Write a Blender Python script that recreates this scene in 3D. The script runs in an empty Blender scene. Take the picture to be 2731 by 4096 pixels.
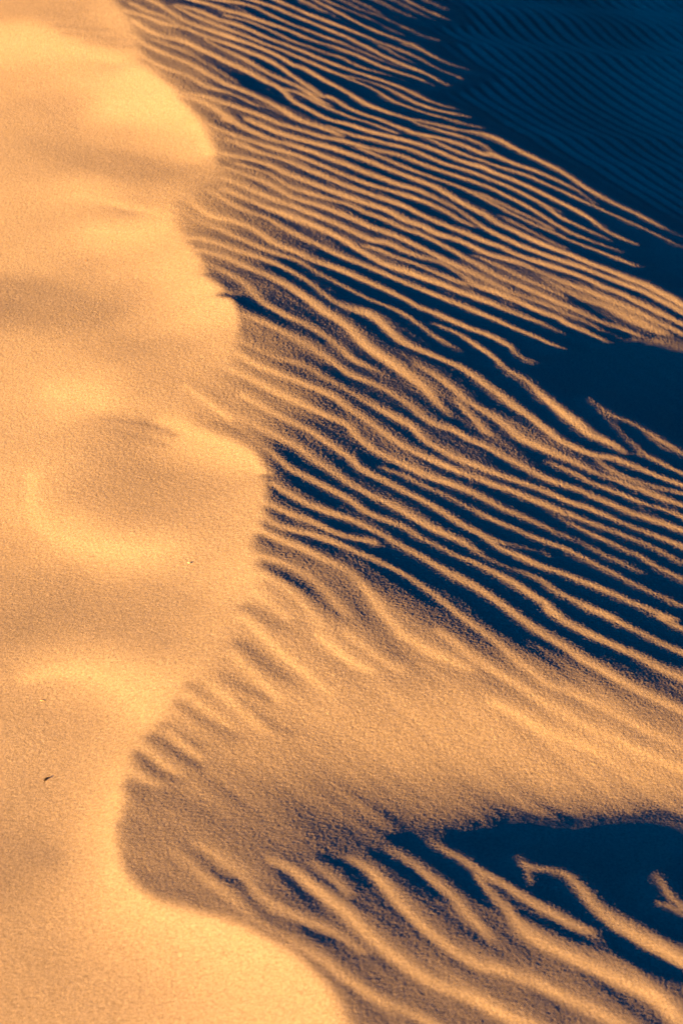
import bpy, math
import numpy as np
from mathutils import Vector

# ---------------------------------------------------------------- camera, sun, sky
CAM = (0.0, 0.0, 4.2)
PITCH = math.radians(37.0)
VFOV = math.radians(27.0)
SUN_AZ = math.radians(42.0)      # the way the light travels over the ground, from +x towards +y
SUN_EL = math.radians(16.0)
GRID = (0.8, 12.8, 0.9, 9.9, 0.006)
DATUM = (-0.6, 5.6)
LAMBDA = 0.008
B_GAIN = 0.9
NITER = 6
SUN_POWER = 5.0
SUN_COLOR = (1.0, 0.50, 0.095)
SKY_TINT = (0.0, 0.165, 0.43, 1)
SKY_POWER = 0.0265
EXPOSURE = 2.15
SAND = (0.50, 0.42, 0.32)
GRAIN = (0.00040, 0.00008, 0.00002)
BUMP = 1.2
XR = (-2.3, 3.3)
YR = (3.1, 14.2)
LEE_ANG = 54
LEE_LEN = 0.12
LEE_AMP = 0.0105
FURROW = 0.10
SKY_SIDE = 3.9
STREAK = 0.017

scene = bpy.context.scene
col = scene.collection

cam_data = bpy.data.cameras.new('camera')
cam = bpy.data.objects.new('camera', cam_data); col.objects.link(cam)
cam.location = CAM
cam.rotation_euler = (math.pi/2-PITCH, 0, 0)
cam_data.sensor_fit = 'VERTICAL'; cam_data.sensor_height = 36; cam_data.sensor_width = 24
cam_data.lens = 18/math.tan(VFOV/2)
cam_data.clip_end = 3000; cam_data.clip_start = .1
cam_data.dof.use_dof = True
cam_data.dof.focus_distance = 6.853
cam_data.dof.aperture_fstop = 4.0
scene.camera = cam

sun_dir = Vector((math.cos(SUN_AZ)*math.cos(SUN_EL), math.sin(SUN_AZ)*math.cos(SUN_EL), -math.sin(SUN_EL)))
sd = bpy.data.lights.new('sun', 'SUN'); sd.energy = SUN_POWER; sd.angle = math.radians(.5); sd.color = SUN_COLOR
sun = bpy.data.objects.new('sun', sd); col.objects.link(sun)
sun.rotation_euler = sun_dir.to_track_quat('-Z', 'Y').to_euler(); sun.location = (-20, -20, 12)

world = bpy.data.worlds.new('World'); scene.world = world; world.use_nodes = True
nt = world.node_tree; bg = nt.nodes['Background']
sky = nt.nodes.new('ShaderNodeTexSky'); sky.sky_type = 'NISHITA'; sky.sun_disc = False
sky.sun_elevation = SUN_EL; sky.sun_rotation = math.atan2(-sun_dir.x, -sun_dir.y)
sky.air_density = 1.0; sky.dust_density = 2.0; sky.ozone_density = 3.0
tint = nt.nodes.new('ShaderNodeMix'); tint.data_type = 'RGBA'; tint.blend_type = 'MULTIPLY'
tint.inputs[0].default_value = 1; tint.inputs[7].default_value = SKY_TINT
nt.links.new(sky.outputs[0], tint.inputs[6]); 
# added weight on the sky, sunward and overhead, to bring out the shaded ripples
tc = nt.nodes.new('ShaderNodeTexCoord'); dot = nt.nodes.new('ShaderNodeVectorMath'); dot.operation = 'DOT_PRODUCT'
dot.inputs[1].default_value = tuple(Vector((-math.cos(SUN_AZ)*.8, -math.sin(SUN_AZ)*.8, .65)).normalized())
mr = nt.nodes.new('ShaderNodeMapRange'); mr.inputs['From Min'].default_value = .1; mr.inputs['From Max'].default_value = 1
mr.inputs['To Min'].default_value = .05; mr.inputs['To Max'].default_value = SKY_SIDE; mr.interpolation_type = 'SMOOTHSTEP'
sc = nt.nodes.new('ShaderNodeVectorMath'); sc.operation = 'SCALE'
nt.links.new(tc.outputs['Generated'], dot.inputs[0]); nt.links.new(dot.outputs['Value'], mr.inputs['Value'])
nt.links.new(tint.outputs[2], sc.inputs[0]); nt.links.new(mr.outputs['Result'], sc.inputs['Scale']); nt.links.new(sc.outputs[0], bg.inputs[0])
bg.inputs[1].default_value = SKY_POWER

scene.render.engine = 'CYCLES'; scene.cycles.diffuse_bounces = 0
vs = scene.view_settings; vs.view_transform = 'Standard'; vs.look = 'None'; vs.gamma = 1; vs.exposure = EXPOSURE

# ---------------------------------------------------------------- the relief of the dune
def catmull(P, step):
    """resample a polyline (x, y, width, lift) smoothly"""
    P = np.asarray(P, float)
    if len(P) < 2: return P
    Q = np.vstack([2*P[0]-P[1], P, 2*P[-1]-P[-2]])
    out = []
    for i in range(1, len(Q)-2):
        a, b, c, d = Q[i-1:i+3]
        n = max(1, int(math.ceil(np.hypot(*(c-b)[:2])/step)))
        t = (np.arange(n)/n)[:, None]
        v = .5*((2*b)+(c-a)*t+(2*a-5*b+4*c-d)*t*t+(3*b-a-3*c+d)*t**3)
        v[:, 2:] = b[2:]+(c-b)[2:]*t
        out.append(v)
    out.append(P[-1:])
    return np.vstack(out)

class Dune:
    """Sand relief on a grid whose s axis runs down-sun and t axis along the ripple crests."""
    def __init__(self, strokes, left, right, crest):
        S0, S1, T0, T1, g = GRID
        self.s = np.arange(S0, S1, g); self.t = np.arange(T0, T1, g)
        ns, nt = len(self.s), len(self.t)
        ca, sa = math.cos(SUN_AZ), math.sin(SUN_AZ)
        rot = lambda P: np.column_stack([P[:, 0]*ca+P[:, 1]*sa, -P[:, 0]*sa+P[:, 1]*ca, P[:, 2:]])
        # broad facing of the two flanks, interpolated from spot values
        def field(P):
            P = rot(np.array(P)); c = 8
            cs, ct = self.s[::c], self.t[::c]
            X, Y = np.meshgrid(cs, ct, indexing='ij')
            num = np.zeros(X.shape); den = np.zeros(X.shape)
            for x, y, v in P:
                w = 1/((X-x)**2+(Y-y)**2+.012**1.5)**2.2
                num += w*v; den += w
            F = num/den
            F = smooth(F, 1.0)
            fi = np.clip(np.arange(ns)/c, 0, len(cs)-1.001); fj = np.clip(np.arange(nt)/c, 0, len(ct)-1.001)
            return bilinear(F, fi[:, None], fj[None, :])
        L, R = field(left), field(right)
        # crest mask
        dist = np.full((ns, nt), 9.); side = np.ones((ns, nt)); soft = np.full((ns, nt), .02)
        cr = catmull(np.column_stack([rot(np.array(crest)), np.zeros(len(crest))]), .03)
        X = self.s[:, None]; Y = self.t[None, :]
        c = 3; Xc, Yc = X[::c], Y[:, ::c]
        dc = np.full((len(Xc), Yc.shape[1]), 99.); sc = np.ones(dc.shape); wc = np.full(dc.shape, .02)
        for k in range(len(cr)-1):
            a, b = cr[k], cr[k+1]
            ex = [b[0]-a[0], b[1]-a[1]]; l2 = ex[0]**2+ex[1]**2+1e-12
            u = ((Xc-a[0])*ex[0]+(Yc-a[1])*ex[1])/l2
            lo = -60 if k == 0 else 0; hi = 60 if k == len(cr)-2 else 1
            u = np.clip(u, lo, hi)
            dx = Xc-a[0]-u*ex[0]; dy = Yc-a[1]-u*ex[1]; d = np.sqrt(dx*dx+dy*dy)
            cl = d < dc
            cross = ex[0]*dy-ex[1]*dx
            sc[cl] = np.sign(cross[cl]); dc[cl] = d[cl]; wc[cl] = (a[2]+(b[2]-a[2])*np.clip(u, 0, 1))[cl]
        sd = dc*sc
        if np.mean(sd[:len(sd)//6]) < 0: sd = -sd       # positive on the sunny flank
        fi = np.clip(np.arange(ns)/c, 0, sd.shape[0]-1.001)[:, None]; fj = np.clip(np.arange(nt)/c, 0, sd.shape[1]-1.001)[None, :]
        sd = bilinear(sd, fi, fj); wd = bilinear(smooth(wc, 3), fi, fj)
        self.sd = sd
        m = 1/(1+np.exp(-np.clip(sd/(wd*.6), -30, 30)))
        B = R+(L-R)*m
        def paint(kind, B):
            M = np.zeros((ns, nt)); V = np.zeros((ns, nt))
            for k_, pts in strokes:
                if k_ != kind: continue
                P = catmull(rot(np.array(pts)), .025)
                if kind == 'S': P[:, 2] *= np.clip(P[:, 3]/.14, .5, 1)
                n = len(P)
                dd = np.cumsum(np.r_[0, np.hypot(np.diff(P[:, 0]), np.diff(P[:, 1]))])
                for k in range(n-1):
                    a, b = P[k], P[k+1]; w = max(a[2], b[2]); r = 3.2*w
                    i0 = int((min(a[0], b[0])-r-S0)/g); i1 = int((max(a[0], b[0])+r-S0)/g)+2
                    j0 = int((min(a[1], b[1])-r-T0)/g); j1 = int((max(a[1], b[1])+r-T0)/g)+2
                    i0, j0 = max(i0, 0), max(j0, 0); i1, j1 = min(i1, ns), min(j1, nt)
                    if i0 >= i1 or j0 >= j1: continue
                    x = X[i0:i1]; y = Y[:, j0:j1]
                    ex, ey = b[0]-a[0], b[1]-a[1]; l2 = ex*ex+ey*ey+1e-12
                    u = np.clip(((x-a[0])*ex+(y-a[1])*ey)/l2, 0, 1)
                    px = x-a[0]-u*ex; py = y-a[1]-u*ey
                    d = np.sqrt(px*px+py*py)
                    ww = a[2]+(b[2]-a[2])*u; val = a[3]+(b[3]-a[3])*u
                    if kind == 'S':
                        mm = np.where(px < 0, np.exp(-(d/(ww*.8))**2.4), np.exp(-(d/ww)**1.1))
                    else:
                        mm = np.exp(-(d/(ww*1.1))**2.2)
                    sub = M[i0:i1, j0:j1]; cl = mm > sub
                    sub[cl] = mm[cl]; V[i0:i1, j0:j1][cl] = val[cl]
            return B, M, V
        B, M, V = paint('D', B); B = B*(1-M)+V*M
        B, M, V = paint('S', B); B = np.where(M > 0, B*(1-M)+np.maximum(V, B)*M, B)
        # finer ridges and threads of sand between the big ripples
        rg = np.random.default_rng(3); N = np.zeros((ns, nt))
        for a_, c_, k_ in ((.006, .08, 1.0), (.011, .15, .9), (.025, .3, .3)):
            n = smooth1(smooth1(rg.standard_normal((ns, nt)), a_/g, 0), c_/g, 1); N += k_*n/n.std()
        B = B+N*(STREAK*(1-m)+.0035*m)
        B = smooth(B, .8)
        # a furrow drops away from the sun, then climbs back to the edge of its own shadow
        dark = B < 0; ix = np.arange(ns)[:, None]
        st = np.maximum.accumulate(np.where(~dark, ix, -1), 0); en = np.minimum.accumulate(np.where(~dark, ix, 10**6)[::-1], 0)[::-1]
        w = np.clip(en-st, 1, 10**5)*1.; u = np.clip((ix-st)/w, 0, 1); u[st < 0] = .3
        self.B = B.copy()
        rl = np.minimum(.22*w*g, .08); e = np.minimum(u, 1-u)*w*g/rl; e = np.clip(e, 0, 1)
        B = np.where(dark, -FURROW*(1-2*u)*e, B)
        B = smooth(B, 1.0)
        sin_i = np.clip(B*B_GAIN, -.5, .9)
        th = np.arcsin(sin_i)-SUN_EL
        self.H = poisson(np.tan(th), g, LAMBDA)
        G = self.H+self.s[:, None]*math.tan(SUN_EL)
        self.deficit = np.maximum.accumulate(G, 0)-G      # depth below the grazing ray
        self.g = g; self.ca, self.sa = ca, sa
        # datum
        self.off = 0.; self.off = float(self.height(np.array([DATUM[0]]), np.array([DATUM[1]]))[0])
    def grid_ij(self, x, y):
        s = x*self.ca+y*self.sa; t = -x*self.sa+y*self.ca
        fi = np.clip((s-self.s[0])/self.g, 0, len(self.s)-1.001); fj = np.clip((t-self.t[0])/self.g, 0, len(self.t)-1.001)
        return fi, fj
    def height(self, x, y):
        fi, fj = self.grid_ij(x, y)
        return bilinear(self.H, fi, fj)-self.off

def bilinear(F, fi, fj):
    i = fi.astype(int); j = fj.astype(int); i = np.minimum(i, F.shape[0]-2); j = np.minimum(j, F.shape[1]-2)
    u = fi-i; v = fj-j
    return (F[i, j]*(1-u)+F[i+1, j]*u)*(1-v)+(F[i, j+1]*(1-u)+F[i+1, j+1]*u)*v

def smooth1(F, s, ax):
    n = F.shape[ax]; k = np.fft.rfftfreq(n); f = np.exp(-2*(np.pi*k*s)**2)
    return np.fft.irfft(np.fft.rfft(F, axis=ax)*(f[:, None] if ax == 0 else f[None, :]), n=n, axis=ax)

def smooth(F, sigma):
    r = max(1, int(3*sigma)); k = np.exp(-np.arange(-r, r+1)**2/(2*sigma*sigma)); k /= k.sum()
    G = np.pad(F, ((r, r), (0, 0)), mode='edge'); O = np.zeros(F.shape)
    for a in range(2*r+1): O += k[a]*G[a:a+F.shape[0]]
    G = np.pad(O, ((0, 0), (r, r)), mode='edge'); O = np.zeros(F.shape)
    for a in range(2*r+1): O += k[a]*G[:, a:a+F.shape[1]]
    return O

def poisson(p, g, lam):
    """height whose down-sun slope is p, kept as level as possible along the ripples"""
    ns, nt = p.shape
    ph = .5*(p[1:]+p[:-1])*g
    f = np.zeros((ns, nt)); f[:-1] += ph; f[1:] -= ph
    ext = np.concatenate([f, f[::-1]], 0); ext = np.concatenate([ext, ext[:, ::-1]], 1)
    E = np.fft.rfft2(ext)
    ks = 2-2*np.cos(np.pi*np.fft.fftfreq(2*ns)*2); kt = 2-2*np.cos(2*np.pi*np.arange(E.shape[1])/(2*nt))
    den = -(ks[:, None]+lam*kt[None, :]); den[0, 0] = 1
    E /= den; E[0, 0] = 0
    return np.fft.irfft2(E, s=ext.shape)[:ns, :nt]

# ripple crests and furrows as ground lines: x, y (m), half width (m), how far the flank faces the sun
STROKES = '''S -0.682,11.501,0.0147,0.239 -0.254,10.902,0.0142,0.266 -0.18,10.825,0.0144,0.266 -0.114,10.763,0.0151,0.202 -0.068,10.742,0.0147,0.138 -0.002,10.69,0.0147,0.1 0.076,10.65,0.0154,0.074
S -0.611,11.601,0.0132,0.239 -0.182,10.953,0.0128,0.266 -0.068,10.824,0.0128,0.317 0.031,10.751,0.013,0.317 0.103,10.701,0.0134,0.317 0.194,10.641,0.0135,0.317 0.291,10.592,0.0136,0.317 0.386,10.487,0.0135,0.317 0.481,10.417,0.0133,0.317 0.577,10.377,0.0134,0.24 0.675,10.379,0.0131,0.176 0.746,10.373,0.0127,0.087
S -0.571,11.462,0.0111,0.228 -0.136,10.99,0.0107,0.253 -0.022,10.896,0.0109,0.253 0.064,10.858,0.011,0.253 0.13,10.832,0.0107,0.253 0.196,10.801,0.0106,0.253 0.261,10.738,0.0104,0.164 0.327,10.699,0.0102,0.138 0.372,10.678,0.0102,0.048
S -0.508,11.325,0.0118,0.193 -0.069,11.045,0.0115,0.215 0.031,10.991,0.0112,0.215 0.105,10.934,0.0111,0.215 0.198,10.916,0.0111,0.215 0.298,10.87,0.0106,0.215 0.396,10.794,0.0103,0.215 0.494,10.737,0.0103,0.215 0.559,10.71,0.0109,0.074
S -0.428,11.628,0.0129,0.182 0.011,11.115,0.0126,0.202 0.132,11.02,0.012,0.202 0.225,10.944,0.0114,0.1
S -0.312,11.524,0.0134,0.17 0.127,11.214,0.013,0.189 0.242,11.136,0.0126,0.189 0.309,11.078,0.0121,0.189 0.37,11.062,0.0124,0.189 0.438,11.049,0.0129,0.189 0.513,11.057,0.0134,0.061
S 0.266,10.981,0.0089,0.061 0.3,10.97,0.009,0.125 0.337,10.957,0.009,0.036
S -0.242,11.472,0.0123,0.182 0.204,11.281,0.012,0.202 0.34,11.214,0.0114,0.202 0.407,11.158,0.0104,0.202 0.475,11.134,0.0104,0.202 0.543,11.115,0.0104,0.202 0.597,11.101,0.0104,0.061
S -0.13,12.082,0.0113,0.205 0.309,11.376,0.011,0.228 0.443,11.238,0.0108,0.228 0.511,11.207,0.0105,0.228 0.615,11.188,0.0102,0.228 0.69,11.172,0.0099,0.074
S -0.021,12.203,0.0081,0.113 0.417,11.474,0.0079,0.125 0.553,11.365,0.0076,0.125 0.655,11.316,0.0071,0.125 0.759,11.275,0.0069,0.048
S -0.834,11.16,0.0177,0.297 -0.399,10.787,0.0173,0.33 -0.339,10.75,0.0168,0.33 -0.263,10.699,0.0165,0.33 -0.197,10.652,0.0172,0.33 -0.1,10.62,0.0176,0.33 -0.002,10.59,0.0172,0.33 0.076,10.546,0.0165,0.33 0.153,10.496,0.0162,0.266 0.216,10.427,0.0168,0.202 0.286,10.375,0.0175,0.189 0.35,10.353,0.0172,0.189 0.413,10.328,0.0155,0.189 0.463,10.284,0.0143,0.215 0.539,10.244,0.0146,0.24 0.602,10.22,0.0149,0.202 0.648,10.174,0.0148,0.061
S 0.203,10.39,0.0098,0.138 0.284,10.293,0.01,0.228 0.347,10.259,0.0101,0.228 0.417,10.235,0.0099,0.061
S -0.956,10.915,0.0189,0.297 -0.522,10.693,0.0185,0.33 -0.432,10.663,0.018,0.33 -0.358,10.634,0.0171,0.33 -0.261,10.573,0.0172,0.33 -0.164,10.542,0.0172,0.33 -0.066,10.493,0.0166,0.33 0.03,10.432,0.0157,0.33 0.1,10.342,0.0154,0.33 0.188,10.245,0.0161,0.33 0.282,10.196,0.0162,0.33 0.345,10.17,0.0159,0.33 0.408,10.158,0.0149,0.33 0.47,10.118,0.0141,0.33 0.524,10.053,0.0145,0.202 0.566,10.006,0.0149,0.061
S -1.044,10.569,0.0171,0.274 -0.62,10.581,0.0169,0.304 -0.54,10.588,0.0161,0.304 -0.466,10.574,0.014,0.304 -0.391,10.507,0.0132,0.304 -0.317,10.465,0.0136,0.304 -0.258,10.44,0.0142,0.304 -0.162,10.406,0.0141,0.304 -0.066,10.353,0.0137,0.304 -0.002,10.318,0.0135,0.304 0.061,10.248,0.0134,0.202 0.124,10.2,0.0138,0.164 0.199,10.17,0.0137,0.164 0.262,10.15,0.0133,0.176 0.35,10.126,0.013,0.061
S -0.604,10.414,0.0178,0.33 -0.532,10.41,0.0171,0.33 -0.459,10.389,0.0163,0.33 -0.387,10.373,0.0162,0.33 -0.314,10.359,0.016,0.33 -0.256,10.336,0.0153,0.33 -0.192,10.291,0.015,0.33 -0.128,10.254,0.0156,0.24 -0.065,10.223,0.0156,0.266 -0.002,10.176,0.0156,0.33 0.092,10.132,0.0153,0.33 0.185,10.086,0.0148,0.33 0.279,10.065,0.0147,0.33 0.373,10.049,0.0145,0.33 0.435,10.009,0.0143,0.228 0.512,9.924,0.0143,0.061
S -0.601,10.345,0.0141,0.24 -0.53,10.343,0.0135,0.266 -0.457,10.324,0.0126,0.292 -0.384,10.291,0.012,0.292 -0.311,10.24,0.0116,0.292 -0.253,10.185,0.0119,0.292 -0.158,10.118,0.0122,0.292 -0.07,10.062,0.0128,0.202 -0.002,10.058,0.0124,0.292 0.06,10.008,0.0117,0.292 0.153,9.992,0.0121,0.215 0.246,9.983,0.0119,0.176 0.308,9.966,0.0118,0.138 0.37,9.933,0.0118,0.048
S -0.597,10.262,0.0168,0.33 -0.526,10.25,0.0161,0.33 -0.453,10.21,0.015,0.33 -0.381,10.162,0.0149,0.33 -0.308,10.12,0.0148,0.33 -0.251,10.062,0.0148,0.33 -0.156,9.992,0.0151,0.33 -0.064,9.947,0.0153,0.33 0.029,9.925,0.0151,0.33 0.121,9.903,0.0146,0.33 0.213,9.877,0.0145,0.33 0.304,9.818,0.0146,0.33 0.393,9.727,0.0143,0.266 0.484,9.684,0.0141,0.228 0.576,9.685,0.0142,0.164 0.645,9.696,0.0141,0.048
S -0.593,10.173,0.0159,0.33 -0.521,10.139,0.0155,0.33 -0.449,10.1,0.0148,0.33 -0.377,10.043,0.0148,0.33 -0.305,9.987,0.0148,0.33 -0.248,9.933,0.015,0.33 -0.155,9.89,0.015,0.33 -0.063,9.847,0.0146,0.33 -0.014,9.832,0.0149,0.24 0.047,9.83,0.0156,0.189 0.12,9.829,0.0153,0.176 0.212,9.784,0.0145,0.215 0.271,9.719,0.0142,0.266 0.36,9.634,0.0141,0.33 0.45,9.603,0.0138,0.33 0.541,9.597,0.0138,0.33 0.621,9.596,0.0137,0.215 0.67,9.593,0.0136,0.074
S -0.014,9.823,0.0122,0.215 0.059,9.784,0.0122,0.343 0.15,9.723,0.0121,0.343 0.238,9.601,0.0123,0.343 0.328,9.55,0.0124,0.343 0.417,9.519,0.012,0.343 0.507,9.497,0.0118,0.343 0.596,9.459,0.0117,0.266 0.698,9.452,0.0115,0.215 0.717,9.45,0.011,0.061
S -0.589,10.083,0.0221,0.343 -0.518,10.052,0.0216,0.343 -0.446,10.008,0.0206,0.343 -0.373,9.933,0.02,0.343 -0.302,9.862,0.0195,0.343 -0.245,9.808,0.0203,0.343 -0.184,9.789,0.0195,0.343 -0.123,9.733,0.017,0.343 -0.062,9.67,0.0169,0.343 -0.002,9.608,0.0177,0.343 0.058,9.532,0.0182,0.343 0.117,9.459,0.0189,0.343 0.205,9.417,0.0188,0.317 0.264,9.395,0.0183,0.317 0.323,9.377,0.0192,0.24 0.383,9.377,0.02,0.189 0.472,9.361,0.0195,0.176 0.561,9.352,0.0195,0.176 0.621,9.35,0.0194,0.202 0.692,9.345,0.0183,0.343 0.724,9.328,0.0176,0.343 0.782,9.3,0.0171,0.343 0.838,9.248,0.0173,0.343 0.912,9.197,0.0179,0.343 0.979,9.142,0.0177,0.343 1.039,9.089,0.0168,0.343 1.088,9.039,0.0154,0.343 1.139,8.963,0.0154,0.343 1.192,8.906,0.0163,0.343 1.245,8.856,0.0167,0.266 1.299,8.816,0.017,0.24 1.38,8.762,0.0166,0.215 1.458,8.693,0.0162,0.189 1.552,8.617,0.016,0.074 1.87,8.415,0.0156,0.067
S 0.329,9.368,0.009,0.343 0.381,9.32,0.0098,0.343 0.469,9.289,0.0105,0.343 0.557,9.257,0.0104,0.343 0.615,9.231,0.0103,0.266 0.682,9.192,0.0095,0.24 0.711,9.133,0.0083,0.202
S -0.584,9.979,0.0195,0.317 -0.513,9.928,0.019,0.317 -0.44,9.852,0.0189,0.317 -0.369,9.796,0.0184,0.317 -0.299,9.732,0.0165,0.317 -0.242,9.657,0.0152,0.317 -0.193,9.601,0.0145,0.317 -0.139,9.517,0.0145,0.317 -0.096,9.444,0.018,0.266 -0.061,9.459,0.0203,0.24 -0.031,9.432,0.0169,0.266 0.027,9.361,0.0164,0.317 0.086,9.318,0.0168,0.317 0.174,9.284,0.0162,0.317 0.232,9.241,0.0156,0.317 0.289,9.207,0.0163,0.317 0.347,9.183,0.0175,0.317 0.406,9.178,0.0181,0.317 0.493,9.163,0.0176,0.317 0.58,9.137,0.0172,0.317 0.677,9.093,0.0185,0.317 0.71,9.116,0.0187,0.317 0.767,9.082,0.0166,0.317 0.852,9.042,0.0167,0.317 0.938,9.011,0.0164,0.317 1.022,8.963,0.016,0.266 1.094,8.913,0.0149,0.228 1.145,8.84,0.0137,0.164 1.179,8.777,0.0134,0.138
S -0.579,9.864,0.0178,0.292 -0.506,9.774,0.0177,0.292 -0.434,9.692,0.0176,0.292 -0.364,9.631,0.0175,0.292 -0.295,9.586,0.0175,0.292 -0.247,9.563,0.0172,0.24 -0.206,9.534,0.0162,0.266 -0.158,9.469,0.0158,0.33 -0.103,9.383,0.0164,0.292 -0.049,9.333,0.0172,0.138
S -0.279,9.47,0.0134,0.24 -0.211,9.45,0.0129,0.33 -0.143,9.384,0.0119,0.33 -0.076,9.308,0.0116,0.33 -0.031,9.28,0.0119,0.33 0.027,9.245,0.0119,0.33 0.085,9.22,0.0118,0.33 0.143,9.196,0.0113,0.33 0.201,9.165,0.0109,0.33 0.259,9.132,0.0107,0.33
S -0.57,9.675,0.0205,0.343 -0.499,9.621,0.02,0.343 -0.43,9.57,0.0187,0.343 -0.361,9.513,0.0176,0.343 -0.292,9.454,0.0155,0.343 -0.236,9.33,0.0152,0.343 -0.176,9.248,0.0171,0.343 -0.117,9.187,0.0174,0.343 -0.059,9.144,0.0186,0.343 0.027,9.127,0.0191,0.343 0.084,9.106,0.0185,0.343 0.142,9.087,0.019,0.343 0.228,9.076,0.019,0.343 0.315,9.055,0.0184,0.343 0.401,9.025,0.0183,0.343 0.486,8.991,0.018,0.343 0.571,8.947,0.0182,0.343 0.667,8.928,0.0182,0.343 0.697,8.896,0.0172,0.343 0.781,8.86,0.0175,0.343 0.864,8.813,0.0172,0.343 0.945,8.749,0.0167,0.343 1.025,8.684,0.0164,0.343 1.104,8.61,0.0155,0.343 1.153,8.537,0.0145,0.292 1.2,8.457,0.015,0.24 1.252,8.412,0.016,0.228 1.314,8.373,0.0161,0.189 1.355,8.358,0.016,0.048
S 0.393,9.156,0.0103,0.266 0.45,9.108,0.0106,0.33 0.518,9.06,0.0116,0.33 0.604,9.03,0.0121,0.33 0.671,9.007,0.0119,0.33 0.702,8.986,0.0118,0.33 0.788,8.962,0.0118,0.33 0.874,8.94,0.0114,0.33 0.957,8.89,0.0111,0.33 1.04,8.836,0.011,0.33 1.121,8.777,0.0111,0.33 1.174,8.74,0.011,0.33 1.228,8.703,0.0109,0.33 1.282,8.672,0.0109,0.33 1.362,8.618,0.0106,0.292 1.439,8.55,0.0104,0.266 1.554,8.477,0.0104,0.202 1.882,8.328,0.0101,0.182
S -0.562,9.368,0.0204,0.317 -0.487,9.337,0.0197,0.317 -0.42,9.304,0.0183,0.317 -0.353,9.249,0.0175,0.317 -0.285,9.175,0.0167,0.317 -0.231,9.097,0.0169,0.317 -0.162,9.05,0.0179,0.317 -0.087,9.019,0.0179,0.317 -0.03,8.993,0.0166,0.266 -0.008,8.967,0.0146,0.266
S -0.065,9.057,0.0135,0.202 -0.002,9.021,0.0139,0.33 0.055,9.002,0.0148,0.33 0.141,8.997,0.0147,0.33 0.226,8.97,0.0146,0.33 0.312,8.958,0.0145,0.33 0.397,8.919,0.0141,0.33 0.481,8.877,0.0143,0.33 0.567,8.862,0.0145,0.33 0.661,8.821,0.0137,0.33 0.691,8.799,0.0133,0.33 0.774,8.758,0.0134,0.33 0.855,8.692,0.0129,0.33 0.919,8.634,0.0121,0.33 0.958,8.566,0.0116,0.33 1.008,8.502,0.0126,0.33 1.087,8.445,0.0129,0.266 1.164,8.38,0.0126,0.189 1.221,8.337,0.0123,0.048
S 0.947,8.628,0.0081,0.189 0.988,8.587,0.0082,0.189 1.025,8.562,0.0084,0.061
S -0.551,9.273,0.0137,0.24 -0.484,9.238,0.0131,0.24 -0.429,9.192,0.0132,0.24 -0.38,9.165,0.0141,0.138
S -0.544,9.13,0.0166,0.317 -0.478,9.096,0.0166,0.317 -0.411,9.056,0.0165,0.317 -0.345,9.013,0.0161,0.317 -0.28,8.972,0.016,0.317 -0.228,8.956,0.0162,0.317 -0.154,8.935,0.0161,0.317 -0.087,8.916,0.0165,0.317 -0.013,8.913,0.0162,0.317 0.055,8.892,0.0153,0.317 0.122,8.87,0.0158,0.266 0.196,8.861,0.0166,0.228 0.253,8.862,0.0164,0.24 0.309,8.845,0.0155,0.317 0.393,8.808,0.0155,0.317 0.506,8.772,0.0155,0.317 0.655,8.714,0.0151,0.317 0.685,8.698,0.0144,0.317 0.766,8.632,0.0142,0.317 0.835,8.576,0.0136,0.317 0.896,8.5,0.013,0.317 0.956,8.422,0.0131,0.317 1.022,8.351,0.0138,0.266 1.1,8.301,0.0143,0.228 1.178,8.259,0.0141,0.164 1.247,8.229,0.0139,0.048
S 0.071,8.856,0.0108,0.202 0.139,8.818,0.0108,0.33 0.223,8.769,0.0111,0.33 0.306,8.73,0.0113,0.33 0.39,8.695,0.0112,0.33 0.473,8.659,0.0112,0.33 0.555,8.621,0.011,0.33 0.616,8.578,0.0121,0.33 0.695,8.511,0.0118,0.33 0.774,8.439,0.0118,0.33 0.852,8.378,0.0121,0.33 0.966,8.299,0.0118,0.33 0.986,8.267,0.0103,0.33 1.064,8.217,0.0106,0.33 1.142,8.176,0.0105,0.33 1.219,8.134,0.0103,0.33 1.277,8.108,0.0102,0.317 1.142,8.178,0.0114,0.266 1.22,8.141,0.0119,0.24 1.288,8.113,0.0118,0.176 1.343,8.107,0.0118,0.048
S 0.59,8.627,0.0196,0.074 0.645,8.596,0.0193,0.215 0.725,8.537,0.019,0.176 0.805,8.478,0.0189,0.176 0.884,8.42,0.0182,0.176 0.934,8.36,0.0174,0.24
S -0.44,8.965,0.0204,0.343 -0.375,8.923,0.0192,0.343 -0.31,8.878,0.019,0.343 -0.226,8.849,0.0196,0.343 -0.142,8.827,0.0191,0.343 -0.058,8.797,0.0188,0.343 0.009,8.769,0.019,0.343 0.082,8.737,0.019,0.343 0.165,8.701,0.0184,0.343 0.249,8.662,0.0183,0.343 0.331,8.624,0.0186,0.343 0.413,8.579,0.0177,0.343 0.451,8.541,0.0187,0.343 0.5,8.493,0.0189,0.343 0.553,8.441,0.0194,0.343 0.632,8.375,0.019,0.343 0.683,8.31,0.0189,0.343 0.76,8.249,0.0194,0.343 0.837,8.181,0.0196,0.343 0.948,8.103,0.0197,0.343 0.995,8.074,0.0193,0.343 1.072,8.026,0.0193,0.343 1.149,7.994,0.0192,0.343 1.224,7.943,0.0191,0.343 1.301,7.91,0.019,0.343 1.373,7.848,0.0181,0.343 1.454,7.778,0.0178,0.343 1.49,7.759,0.0181,0.343 1.794,7.618,0.0177,0.309
S 0.689,8.404,0.0159,0.061 0.741,8.361,0.0157,0.151 0.819,8.296,0.0154,0.151 0.879,8.23,0.0153,0.151 0.953,8.158,0.0159,0.151 1.002,8.145,0.0169,0.061
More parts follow.
